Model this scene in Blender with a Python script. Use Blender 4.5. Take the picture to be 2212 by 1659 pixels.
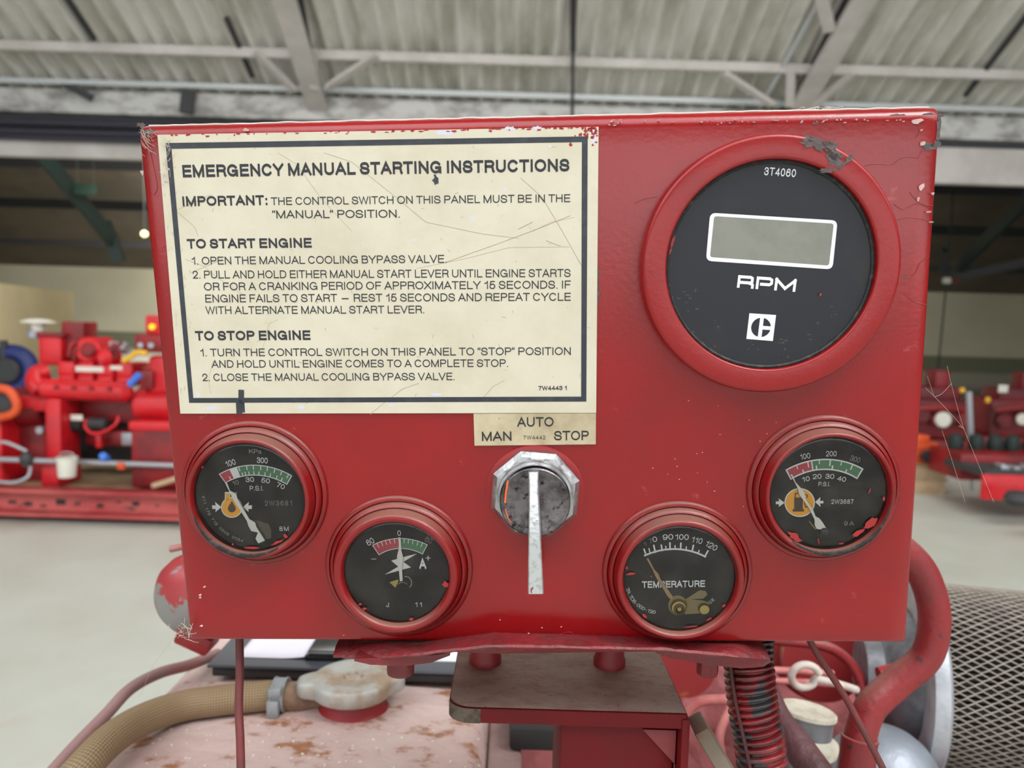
import bpy, bmesh, math, random
from mathutils import Vector, Matrix
SC = bpy.context.scene
COL = SC.collection
for _o in list(bpy.data.objects):
    bpy.data.objects.remove(_o)

# ------------------------------------------------------------------ camera
F_PX, CX, CY = 1650.0, 1106.0, 829.5
EYE = Vector((0.0, 0.0, 1.45))
PITCH, ROLL = math.radians(4.3), math.radians(1.7)
FWD = Vector((0, math.cos(PITCH), -math.sin(PITCH)))
_r0 = Vector((1, 0, 0))
_u0 = Vector((0, math.sin(PITCH), math.cos(PITCH)))
RIGHT = _r0 * math.cos(ROLL) + _u0 * math.sin(ROLL)
UP = -_r0 * math.sin(ROLL) + _u0 * math.cos(ROLL)
cam_data = bpy.data.cameras.new('camera')
cam = bpy.data.objects.new('camera', cam_data)
COL.objects.link(cam)
cm = Matrix((RIGHT, UP, -FWD)).transposed().to_4x4()
cm.translation = EYE
cam.matrix_world = cm
cam_data.sensor_fit = 'HORIZONTAL'
cam_data.sensor_width = 36.0
cam_data.lens = F_PX / 2212.0 * 36.0
cam_data.clip_start = 0.02
cam_data.clip_end = 200
cam_data.dof.use_dof = True
cam_data.dof.focus_distance = 0.355
cam_data.dof.aperture_fstop = 11.0
SC.camera = cam

# ------------------------------------------------------------------ world, lamps, exposure
SC.view_settings.view_transform = 'Standard'
SC.view_settings.look = 'None'
SC.view_settings.gamma = 1.0
SC.view_settings.exposure = -0.33
SC.view_settings.use_curve_mapping = False
world = bpy.data.worlds.new('overcast_daylight')
SC.world = world
world.use_nodes = True
world.node_tree.nodes['Background'].inputs[0].default_value = (0.93, 0.97, 1.0, 1)
world.node_tree.nodes['Background'].inputs[1].default_value = 5.2


def area_light(name, loc, size, size_y, power, target, color=(1, 1, 1)):
    d = bpy.data.lights.new(name, 'AREA')
    d.shape = 'RECTANGLE'
    d.size, d.size_y, d.energy, d.color = size, size_y, power, color
    o = bpy.data.objects.new(name, d)
    COL.objects.link(o)
    o.location = loc
    o.rotation_euler = (Vector(target) - Vector(loc)).to_track_quat('-Z', 'Y').to_euler()
    return o


area_light('roof_fill', (-3.5, -1.0, 5.2), 5.0, 1.6, 30, (-2.5, 0.5, 0), (1, 0.98, 0.95))  # overhead fills added for panel and hall, no such lamps in view
area_light('roof_fill', (2.2, -1.0, 5.2), 2.6, 1.2, 170, (0.8, 0.5, 0), (1, 0.98, 0.95))
area_light('roof_fill', (0, 6.3, 5.0), 9.0, 1.2, 190, (0, 6.0, 0), (1, 0.97, 0.92))
area_light('bay_fill', (-6, 11.5, 4.0), 4.0, 1.0, 330, (-9, 17, 0.8), (1, 0.96, 0.88))  # fill added to brighten the low partition, no lamp in view
area_light('bay_fill', (-3, 24, 4.9), 16.0, 3.0, 4200, (-3, 33, 1.0), (1, 0.96, 0.88))  # fill added to lift the far bay and its back wall

# ------------------------------------------------------------------ pixel -> place helpers
def ray(px, py):
    return FWD + RIGHT * ((px - CX) / F_PX) + UP * ((CY - py) / F_PX)


def at(px, py, y):
    d = ray(px, py)
    return EYE + d * (y / d.y)


def atz(px, py, z):
    d = ray(px, py)
    return EYE + d * ((z - EYE.z) / d.z)


_R = ((0.99905479, 0.01893588, 0.03912738), (-0.01220729, 0.98612635, -0.16554696), (-0.04171932, 0.16491284, 0.98542542))
_T = (0.0110157, 0.0043493, 0.35327174)
_ax = [RIGHT * _R[0][k] - UP * _R[1][k] + FWD * _R[2][k] for k in range(3)]
PU, PV, PW = _ax[0].normalized(), -_ax[1].normalized(), -_ax[2].normalized()
PO = EYE + RIGHT * _T[0] - UP * _T[1] + FWD * _T[2]
PM = Matrix((PU, PV, PW)).transposed().to_4x4()
PM.translation = PO
I4 = Matrix.Identity(4)


def pl(px, py, h=0.0):
    """pixel -> (u, v) on the control panel's face, h metres in front of it"""
    d = ray(px, py)
    t = ((PO + PW * h) - EYE).dot(PW) / d.dot(PW)
    q = EYE + d * t - PO
    return Vector((q.dot(PU), q.dot(PV), h))


# ------------------------------------------------------------------ materials
def lin(r, g, b):
    def f(c):
        c /= 255.0
        return c / 12.92 if c <= 0.04045 else ((c + 0.055) / 1.055) ** 2.4
    return (f(r), f(g), f(b), 1.0)


def mat(name, col, rough=0.5, metal=0.0, col2=None, nscale=20.0, nlo=0.45, nhi=0.65, bump=0.0, bscale=200.0,
        col3=None, n3scale=60.0, n3lo=0.62, n3hi=0.66, spec=0.5, coat=0.0, stretch=(1, 1, 1), nrm_dust=None, emit=0.0, detail=6.0):
    m = bpy.data.materials.new(name)
    m.use_nodes = True
    nt = m.node_tree
    N, L = nt.nodes, nt.links
    b = N['Principled BSDF']
    b.inputs['Base Color'].default_value = col
    b.inputs['Roughness'].default_value = rough
    b.inputs['Metallic'].default_value = metal
    b.inputs['Specular IOR Level'].default_value = spec
    b.inputs['Coat Weight'].default_value = coat
    b.inputs['Coat Roughness'].default_value = 0.2
    tc = N.new('ShaderNodeTexCoord')
    mp = N.new('ShaderNodeMapping')
    mp.inputs['Scale'].default_value = stretch
    L.new(tc.outputs['Object'], mp.inputs['Vector'])
    cur = None

    def noise(scale, lo, hi, det=detail):
        n = N.new('ShaderNodeTexNoise')
        n.inputs['Scale'].default_value = scale
        n.inputs['Detail'].default_value = det
        n.inputs['Roughness'].default_value = 0.62
        L.new(mp.outputs[0], n.inputs['Vector'])
        r = N.new('ShaderNodeMapRange')
        r.inputs['From Min'].default_value = lo
        r.inputs['From Max'].default_value = hi
        L.new(n.outputs['Fac'], r.inputs['Value'])
        return r.outputs[0]

    def mix(fac, a, bcol):
        x = N.new('ShaderNodeMix')
        x.data_type = 'RGBA'
        L.new(fac, x.inputs['Factor'])
        if hasattr(a, 'is_linked'):
            L.new(a, x.inputs[6])
        else:
            x.inputs[6].default_value = a
        x.inputs[7].default_value = bcol
        return x.outputs[2]
    cur = col
    if col2:
        cur = mix(noise(nscale, nlo, nhi), cur, col2)
    if col3:
        cur = mix(noise(n3scale, n3lo, n3hi), cur, col3)
    if nrm_dust:                                    # dust that has settled on the surfaces facing up
        g = N.new('ShaderNodeNewGeometry')
        s = N.new('ShaderNodeSeparateXYZ')
        L.new(g.outputs['Normal'], s.inputs[0])
        r = N.new('ShaderNodeMapRange')
        r.inputs['From Min'].default_value, r.inputs['From Max'].default_value = nrm_dust[1], nrm_dust[2]
        r.inputs['To Max'].default_value = nrm_dust[3]
        L.new(s.outputs['Z'], r.inputs['Value'])
        cur = mix(r.outputs[0], cur, nrm_dust[0])
    if hasattr(cur, 'is_linked'):
        L.new(cur, b.inputs['Base Color'])
    if bump:
        n = N.new('ShaderNodeTexNoise')
        n.inputs['Scale'].default_value = bscale
        n.inputs['Detail'].default_value = 4
        L.new(mp.outputs[0], n.inputs['Vector'])
        bp = N.new('ShaderNodeBump')
        bp.inputs['Strength'].default_value = bump
        bp.inputs['Distance'].default_value = 0.6 / bscale
        L.new(n.outputs['Fac'], bp.inputs['Height'])
        L.new(bp.outputs[0], b.inputs['Normal'])
    if emit:
        b.inputs['Emission Color'].default_value = col
        b.inputs['Emission Strength'].default_value = emit
    return m


def glass_mat(name, tint=(0.96, 0.96, 0.95, 1), rough=0.08, haze=0.06, hazecol=(0.5, 0.45, 0.38, 1)):
    m = bpy.data.materials.new(name)
    m.use_nodes = True
    nt = m.node_tree
    N, L = nt.nodes, nt.links
    N.remove(N['Principled BSDF'])
    out = N['Material Output']
    tr = N.new('ShaderNodeBsdfTransparent')
    tr.inputs[0].default_value = tint
    gl = N.new('ShaderNodeBsdfGlossy')
    gl.inputs['Roughness'].default_value = rough
    gl.inputs[0].default_value = (0.9, 0.9, 0.9, 1)
    fr = N.new('ShaderNodeFresnel')
    fr.inputs[0].default_value = 1.35
    m1 = N.new('ShaderNodeMixShader')
    L.new(fr.outputs[0], m1.inputs[0]); L.new(tr.outputs[0], m1.inputs[1]); L.new(gl.outputs[0], m1.inputs[2])
    df = N.new('ShaderNodeBsdfDiffuse')
    df.inputs[0].default_value = hazecol
    tc = N.new('ShaderNodeTexCoord')
    n = N.new('ShaderNodeTexNoise')
    n.inputs['Scale'].default_value = 90
    n.inputs['Detail'].default_value = 5
    L.new(tc.outputs['Object'], n.inputs['Vector'])
    r = N.new('ShaderNodeMapRange')
    r.inputs['From Min'].default_value, r.inputs['From Max'].default_value = 0.4, 0.8
    r.inputs['To Min'].default_value, r.inputs['To Max'].default_value = haze * 0.3, haze * 2.2
    L.new(n.outputs['Fac'], r.inputs['Value'])
    m2 = N.new('ShaderNodeMixShader')
    L.new(r.outputs[0], m2.inputs[0]); L.new(m1.outputs[0], m2.inputs[1]); L.new(df.outputs[0], m2.inputs[2])
    L.new(m2.outputs[0], out.inputs[0])
    return m


RED = lin(172, 24, 28)
DUST = lin(170, 130, 118)
M = {}
M['panel'] = mat('panel_red_paint', lin(138, 3, 9), 0.24, 0, lin(124, 11, 15), 14, 0.4, 0.7, 0.05, 420,
                 col3=lin(170, 84, 78), n3scale=75, n3lo=0.66, n3hi=0.82, spec=0.55)
M['bezel'] = mat('bezel_red_paint', lin(124, 9, 12), 0.36, 0, lin(102, 24, 22), 40, 0.45, 0.7, 0.12, 500,
                 nrm_dust=(lin(122, 92, 80), 0.35, 0.95, 0.75))
M['ring'] = mat('tachometer_ring_paint', lin(138, 10, 14), 0.30, 0, lin(126, 16, 20), 30, 0.45, 0.7, 0.08, 500)
M['black_rubber'] = mat('black_grime', lin(20, 18, 18), 0.65, 0, lin(70, 60, 54), 300, 0.5, 0.7, 0.3, 900)
M['cream'] = mat('cream_enamel', lin(202, 194, 174), 0.42, 0, lin(190, 180, 158), 26, 0.42, 0.72, 0.05, 300,
                 col3=lin(150, 134, 112), n3scale=420, n3lo=0.70, n3hi=0.78)
M['cream_old'] = mat('grimy_cream_enamel', lin(190, 176, 146), 0.45, 0, lin(152, 134, 104), 40, 0.42, 0.7, 0.05, 300,
                     col3=lin(110, 92, 70), n3scale=500, n3lo=0.66, n3hi=0.76)
M['ink'] = mat('black_ink', lin(34, 34, 40), 0.5)
M['border_ink'] = mat('border_ink', lin(38, 42, 50), 0.42, 0, lin(52, 56, 62), 200, 0.5, 0.7)
M['dial'] = mat('black_dial', lin(30, 26, 27), 0.6, 0, lin(50, 44, 41), 60, 0.48, 0.85, spec=0.2)
M['tach_dial'] = mat('tachometer_dial', lin(32, 32, 38), 0.42, 0, lin(50, 46, 42), 40, 0.52, 0.85, spec=0.35)
M['white'] = mat('white_print', lin(225, 225, 228), 0.5)
M['faded'] = mat('faded_print', lin(150, 145, 140), 0.5)
M['dim'] = mat('worn_print', lin(120, 112, 105), 0.5)
M['dial_red'] = mat('dial_red', lin(176, 52, 66), 0.5)
M['dial_green'] = mat('dial_green', lin(72, 118, 82), 0.5)
M['dial_yellow'] = mat('dial_yellow', lin(238, 165, 22), 0.5)
M['dial_dark'] = mat('dial_symbol_ink', lin(64, 46, 36), 0.5)
M['needle'] = mat('needle_white', lin(222, 220, 216), 0.45)
M['bronze'] = mat('bronze', lin(150, 120, 92), 0.35, 0.7)
M['brass'] = mat('brass', lin(160, 140, 84), 0.32, 0.85)
M['brass_dark'] = mat('tarnished_brass', lin(82, 62, 42), 0.4, 0.7)
M['lcd'] = mat('lcd_glass', lin(120, 118, 108), 0.25, 0, lin(104, 106, 94), 60, 0.4, 0.7)
M['glass'] = glass_mat('gauge_glass', haze=0.03, hazecol=(0.36, 0.31, 0.27, 1))
M['chrome'] = mat('worn_chrome', lin(166, 166, 168), 0.34, 0.9, lin(120, 114, 110), 160, 0.5, 0.7, 0.12, 500,
                  col3=lin(60, 52, 50), n3scale=700, n3lo=0.68, n3hi=0.76)
M['chrome_dull'] = mat('dull_chrome', lin(120, 114, 116), 0.38, 0.85, lin(80, 74, 76), 130, 0.42, 0.62, 0.2, 700,
                       col3=lin(44, 38, 40), n3scale=240, n3lo=0.56, n3hi=0.66)
M['lever'] = mat('lever_alloy', lin(206, 208, 212), 0.3, 0.8, lin(170, 168, 168), 300, 0.5, 0.7, 0.2, 500)
M['chip_grey'] = mat('bare_grey_chip', lin(74, 66, 66), 0.6, 0, lin(96, 80, 78), 500, 0.45, 0.6, 0.4, 900)
M['chip_white'] = mat('loose_paint_flake', lin(232, 222, 222), 0.4)
M['red_fleck'] = mat('red_paint_fleck', lin(150, 32, 32), 0.5)
M['dusty_red'] = mat('dusty_red_paint', lin(150, 40, 42), 0.6, 0, lin(128, 52, 50), 40, 0.45, 0.65, 0.3, 250,
                     nrm_dust=(lin(150, 104, 96), 0.45, 1.0, 0.7))
M['strap'] = mat('crusty_red_paint', lin(116, 28, 33), 0.5, 0, lin(100, 40, 41), 60, 0.45, 0.62, 0.5, 160,
                 col3=lin(84, 58, 54), n3scale=260, n3lo=0.64, n3hi=0.68)
M['shelf'] = mat('dusty_brown_shelf', lin(172, 150, 140), 0.75, 0, lin(160, 126, 118), 60, 0.45, 0.62, 0.45, 260,
                 col3=lin(86, 44, 40), n3scale=260, n3lo=0.64, n3hi=0.72, stretch=(1, 1.6, 1))
M['red_clean'] = mat('red_post_paint', lin(104, 8, 15), 0.55, 0, lin(92, 12, 18), 30, 0.4, 0.7, 0.15, 300, spec=0.25)
M['bare'] = mat('bare_worn_steel', lin(96, 84, 74), 0.55, 0.2, lin(70, 54, 40), 180, 0.45, 0.6, 0.3, 400)
M['tank'] = mat('dusty_pink_tank', lin(204, 180, 174), 0.62, 0, lin(190, 160, 154), 18, 0.4, 0.65, 0.25, 120,
                col3=lin(150, 98, 62), n3scale=36, n3lo=0.565, n3hi=0.66, stretch=(0.85, 1.15, 1))
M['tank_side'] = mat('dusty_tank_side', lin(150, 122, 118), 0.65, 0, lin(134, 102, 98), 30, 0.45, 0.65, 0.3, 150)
M['neck'] = mat('filler_neck_red', lin(134, 20, 26), 0.5, 0, lin(150, 36, 40), 60, 0.4, 0.7)
M['cap'] = mat('dusty_aluminium_cap', lin(176, 176, 172), 0.55, 0.35, lin(162, 140, 118), 26, 0.48, 0.62, 0.2, 300)
M['cap_side'] = mat('grey_alloy', lin(150, 154, 158), 0.5, 0.3, lin(130, 130, 130), 80, 0.45, 0.65, 0.2, 300)
M['brown_brass'] = mat('dusty_brass_spout', lin(140, 112, 90), 0.6, 0.1, lin(122, 96, 78), 70, 0.45, 0.6)
M['pipe_pink'] = mat('dusty_pink_pipe', lin(150, 116, 114), 0.6, 0, lin(160, 84, 78), 22, 0.5, 0.7, 0.15, 200, stretch=(1, 1, 1))
M['board'] = mat('clipboard_black', lin(70, 72, 80), 0.35)
M['paper'] = mat('paper', lin(226, 222, 234), 0.7)
M['clip'] = mat('black_clip', lin(24, 24, 26), 0.2, 0.0, spec=0.8)
M['conduit'] = mat('conduit_red_black', lin(118, 26, 30), 0.38, 0, lin(84, 18, 22), 40, 0.45, 0.6, 0.2, 300,
                   col3=lin(50, 46, 48), n3scale=70, n3lo=0.52, n3hi=0.535)
M['hose_dark'] = mat('dusty_dark_hose', lin(92, 56, 60), 0.6, 0, lin(72, 40, 42), 40, 0.45, 0.6, 0.4, 160)
M['hose_red'] = mat('red_hose', lin(132, 26, 30), 0.48, 0, lin(120, 32, 36), 30, 0.45, 0.65, 0.2, 200,
                    col3=lin(56, 40, 40), n3scale=150, n3lo=0.64, n3hi=0.66, nrm_dust=(lin(150, 112, 104), 0.5, 1.0, 0.6))
M['tube_red'] = mat('thin_tube_red', lin(104, 40, 40), 0.55, 0, lin(90, 40, 38), 60, 0.45, 0.6, 0.2, 300)
M['alu'] = mat('cast_aluminium', lin(180, 182, 188), 0.45, 0.5, lin(160, 162, 170), 40, 0.45, 0.65, 0.15, 200)
M['alu_body'] = mat('turbo_housing', lin(140, 146, 156), 0.45, 0.4, lin(130, 132, 140), 24, 0.4, 0.7, 0.15, 120)
M['canister'] = mat('canister_grey', lin(120, 120, 126), 0.45, 0.3, lin(100, 98, 100), 60, 0.45, 0.6, 0.15, 200)
M['canister_top'] = mat('dusty_white_top', lin(206, 198, 182), 0.7, 0, lin(188, 178, 160), 100, 0.45, 0.6, 0.15, 300)
M['loop'] = mat('dusty_white_tube', lin(196, 184, 176), 0.6, 0, lin(180, 150, 142), 40, 0.45, 0.65)
M['pink_tube'] = mat('dusty_pink_tube', lin(186, 112, 108), 0.55, 0, lin(160, 72, 72), 30, 0.45, 0.65)
M['yellow_red'] = mat('red_housing_yellow_wear', lin(128, 18, 20), 0.5, 0, lin(176, 116, 36), 26, 0.60, 0.68)
M['engine_dust'] = mat('dusty_engine_red', lin(140, 70, 72), 0.65, 0, lin(110, 44, 48), 22, 0.42, 0.6, 0.4, 90)
M['mesh_wire'] = mat('dusty_mesh_wire', lin(138, 128, 116), 0.6, 0.1, lin(120, 108, 98), 60, 0.45, 0.6)
M['pleat'] = mat('filter_paper_dark', lin(64, 60, 60), 0.8, 0, lin(50, 46, 46), 60, 0.45, 0.6)
M['dome'] = mat('peeling_red_dome', lin(156, 50, 54), 0.4, 0, lin(128, 124, 122), 17, 0.52, 0.535)
M['cobweb'] = mat('cobweb', lin(180, 170, 155), 0.7)
M['beige_bar'] = mat('dusty_beige_bar', lin(138, 122, 108), 0.7, 0, lin(140, 100, 84), 50, 0.52, 0.66, 0.2, 200)
M['braid'] = mat('braided_cable', lin(150, 110, 108), 0.6, 0, lin(110, 70, 70), 400, 0.45, 0.6)
# hall
M['floor'] = mat('concrete_floor', lin(196, 198, 190), 0.5, 0, lin(182, 182, 170), 1.2, 0.35, 0.7, 0.1, 60,
                 col3=lin(176, 160, 144), n3scale=0.7, n3lo=0.58, n3hi=0.75)
M['roof'] = mat('grey_roof_sheet', lin(218, 215, 209), 0.7, 0, lin(184, 181, 170), 1.6, 0.42, 0.62, stretch=(2.0, 0.3, 1))
M['roof_shade'] = mat('shaded_far_roof', lin(98, 88, 76), 0.85, 0, lin(82, 76, 66), 0.5, 0.4, 0.6)  # far bay's lack of light painted into the roof colour
M['steel_cream'] = mat('cream_steel', lin(208, 201, 198), 0.6, 0, lin(192, 185, 180), 2, 0.4, 0.6)
M['steel_grey'] = mat('galvanised_rail', lin(200, 204, 206), 0.45, 0.2)
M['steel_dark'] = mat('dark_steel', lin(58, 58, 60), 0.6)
M['steel_green'] = mat('dark_green_steel', lin(28, 44, 42), 0.6)
M['pipe_dark'] = mat('dark_bundled_pipe', lin(48, 46, 58), 0.5)
M['gutter'] = mat('flaky_white_gutter', lin(208, 206, 204), 0.7, 0, lin(150, 146, 144), 3, 0.45, 0.62, stretch=(1, 1, 2))
M['wall'] = mat('cream_wall', lin(192, 188, 166), 0.8, 0, lin(182, 178, 156), 0.3, 0.4, 0.6)
M['wall_low'] = mat('partition_cream', lin(232, 217, 178), 0.8, 0, lin(222, 207, 170), 0.6, 0.4, 0.6)
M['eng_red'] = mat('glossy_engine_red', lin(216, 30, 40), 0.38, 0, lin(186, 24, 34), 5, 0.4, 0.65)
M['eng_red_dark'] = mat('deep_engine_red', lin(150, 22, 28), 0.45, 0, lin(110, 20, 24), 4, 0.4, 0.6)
M['eng_maroon'] = mat('maroon_engine', lin(128, 22, 30), 0.5, 0, lin(90, 20, 26), 3, 0.4, 0.6)
M['eng_black'] = mat('sooty_black', lin(34, 30, 30), 0.6)
M['skid'] = mat('worn_skid_red', lin(184, 84, 80), 0.55, 0, lin(160, 46, 52), 4, 0.45, 0.62, col3=lin(70, 52, 50), n3scale=6, n3lo=0.62, n3hi=0.68, stretch=(0.5, 1, 1.4))
M['blue'] = mat('pump_blue', lin(36, 48, 110), 0.45)
M['orange'] = mat('orange_paint', lin(222, 84, 36), 0.5, 0, lin(190, 66, 30), 6, 0.45, 0.6)
M['yellow'] = mat('yellow_plastic', lin(236, 180, 40), 0.45)
M['silver'] = mat('dull_silver', lin(170, 170, 176), 0.4, 0.5)
M['timber'] = mat('pale_timber', lin(190, 164, 130), 0.75, 0, lin(170, 142, 110), 4, 0.45, 0.6)
M['plastic_white'] = mat('white_plastic', lin(224, 220, 208), 0.5)
M['plastic_blue'] = mat('bright_blue_plastic', lin(60, 120, 220), 0.4)
M['lamp_lens'] = mat('amber_lamp_lens', lin(255, 210, 30), 0.3, emit=0.8)
M['roof_glow'] = mat('roof_glow_sheet', lin(235, 240, 245), 0.6, emit=5.0)


# ------------------------------------------------------------------ mesh builder
WM = {}


class MB:
    def __init__(s):
        s.b = bmesh.new()

    def face(s, pts):
        try:
            return s.b.faces.new([s.b.verts.new(p) for p in pts])
        except ValueError:
            return None

    def grid(s, rows, close_u=False, close_v=False, cap=False):
        vs = [[s.b.verts.new(p) for p in r] for r in rows]
        nr, nc = len(vs), len(vs[0])
        for i in range(nr if close_v else nr - 1):
            for j in range(nc if close_u else nc - 1):
                a, b2, c, d = vs[i][j], vs[i][(j + 1) % nc], vs[(i + 1) % nr][(j + 1) % nc], vs[(i + 1) % nr][j]
                try:
                    s.b.faces.new((a, b2, c, d))
                except ValueError:
                    pass
        if cap:
            for r in (vs[0][::-1], vs[-1]):
                try:
                    s.b.faces.new(r)
                except ValueError:
                    pass
        return vs

    def box(s, c, size, rot=None, bev=0.0, seg=2):
        t = bmesh.new()
        bmesh.ops.create_cube(t, size=1.0)
        bmesh.ops.scale(t, vec=size, verts=t.verts)
        if bev:
            bmesh.ops.bevel(t, geom=t.edges[:], offset=bev, segments=seg, affect='EDGES', profile=0.5)
        if rot is not None:
            bmesh.ops.transform(t, matrix=rot.to_4x4(), verts=t.verts)
        bmesh.ops.translate(t, vec=Vector(c), verts=t.verts)
        s.merge(t)

    def merge(s, t):
        me = bpy.data.meshes.new('tmp')
        t.to_mesh(me)
        t.free()
        s.b.from_mesh(me)
        bpy.data.meshes.remove(me)

    def lathe(s, prof, mtx=I4, n=64, ell=1.0, cap=False):
        rows = []
        for r, z in prof:
            rows.append([mtx @ Vector((r * math.cos(2 * math.pi * k / n), r * ell * math.sin(2 * math.pi * k / n), z)) for k in range(n)])
        s.grid(rows, close_u=True, cap=cap)

    def tube(s, pts, r, n=12, cap=True, smooth=8, rfun=None, closed=False):
        pts = [Vector(p) for p in pts]
        if smooth and len(pts) > 2:
            pts = catmull(pts, smooth, closed)
        m = len(pts)
        rows, up = [], None
        for i, p in enumerate(pts):
            if closed:
                t = (pts[(i + 1) % m] - pts[i - 1]).normalized()
            else:
                t = (pts[min(i + 1, m - 1)] - pts[max(i - 1, 0)]).normalized()
            if up is None:
                up = Vector((0, 0, 1)) if abs(t.z) < 0.9 else Vector((1, 0, 0))
            x = up.cross(t).normalized()
            up = t.cross(x).normalized()
            rr = rfun(i / (m - 1)) if rfun else r
            rows.append([p + (x * math.cos(2 * math.pi * k / n) + up * math.sin(2 * math.pi * k / n)) * rr for k in range(n)])
        s.grid(rows, close_u=True, close_v=closed, cap=cap and not closed)

    def prism(s, poly, h0, h1, mtx=I4):
        """polygon (u, v) extruded from w=h0 to w=h1"""
        lo = [s.b.verts.new(mtx @ Vector((p[0], p[1], h0))) for p in poly]
        hi = [s.b.verts.new(mtx @ Vector((p[0], p[1], h1))) for p in poly]
        n = len(poly)
        s.b.faces.new(hi)
        s.b.faces.new(lo[::-1])
        for i in range(n):
            s.b.faces.new((lo[i], lo[(i + 1) % n], hi[(i + 1) % n], hi[i]))

    def build(s, name, m, parent=None, M_=None, smooth=True, bevel=0.0, subsurf=0, angle=38):
        bmesh.ops.recalc_face_normals(s.b, faces=s.b.faces)
        me = bpy.data.meshes.new(name)
        basis = M_ or I4
        if parent is None and M_ is None:
            co = [v.co for v in s.b.verts]
            c = Vector(((min(p.x for p in co) + max(p.x for p in co)) / 2, (min(p.y for p in co) + max(p.y for p in co)) / 2, min(p.z for p in co)))
            bmesh.ops.translate(s.b, vec=-c, verts=s.b.verts)
            basis = Matrix.Translation(c)
        s.b.to_mesh(me)
        s.b.free()
        if smooth:
            for p in me.polygons:
                p.use_smooth = True
            me.set_sharp_from_angle(angle=math.radians(angle))
        for x in (m if isinstance(m, (list, tuple)) else [m]):
            me.materials.append(x)
        o = bpy.data.objects.new(name, me)
        COL.objects.link(o)
        if parent is not None:
            o.parent = parent
            o.matrix_parent_inverse = WM[parent].inverted()
        o.matrix_basis = basis
        WM[o] = basis
        if bevel:
            bv = o.modifiers.new('bevel', 'BEVEL')
            bv.width, bv.segments, bv.limit_method = bevel, 2, 'ANGLE'
        if subsurf:
            sb = o.modifiers.new('sub', 'SUBSURF')
            sb.levels = sb.render_levels = subsurf
        return o


def catmull(p, n, closed=False):
    out = []
    m = len(p)
    for i in range(m if closed else m - 1):
        if closed:
            a, b, c, d = p[(i - 1) % m], p[i], p[(i + 1) % m], p[(i + 2) % m]
        else:
            a, b, c, d = p[max(i - 1, 0)], p[i], p[i + 1], p[min(i + 2, m - 1)]
        for k in range(n):
            t = k / n
            out.append(0.5 * ((2 * b) + (c - a) * t + (2 * a - 5 * b + 4 * c - d) * t * t + (3 * b - a - 3 * c + d) * t ** 3))
    if not closed:
        out.append(p[-1])
    return out


def tag(o, label, cat, group=None, kind=None):
    o['label'] = label
    o['category'] = cat
    if group:
        o['group'] = group
    if kind:
        o['kind'] = kind
    return o


def thing(name, loc, label, cat, group=None):
    o = bpy.data.objects.new(name, None)
    o.empty_display_size = 0.02
    COL.objects.link(o)
    o.location = loc
    WM[o] = Matrix.Translation(Vector(loc))
    return tag(o, label, cat, group)


def struct(o):
    o['kind'] = 'structure'
    return o


# ------------------------------------------------------------------ stroke lettering
def _arc(cx, cy, rx, ry, a0, a1, n=18):
    return [(cx + rx * math.cos(math.radians(a0 + (a1 - a0) * k / n)), cy + ry * math.sin(math.radians(a0 + (a1 - a0) * k / n))) for k in range(n + 1)]


def _sm(pts, n=6):
    return [(p.x, p.y) for p in catmull([Vector((x, y, 0)) for x, y in pts], n)]


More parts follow.
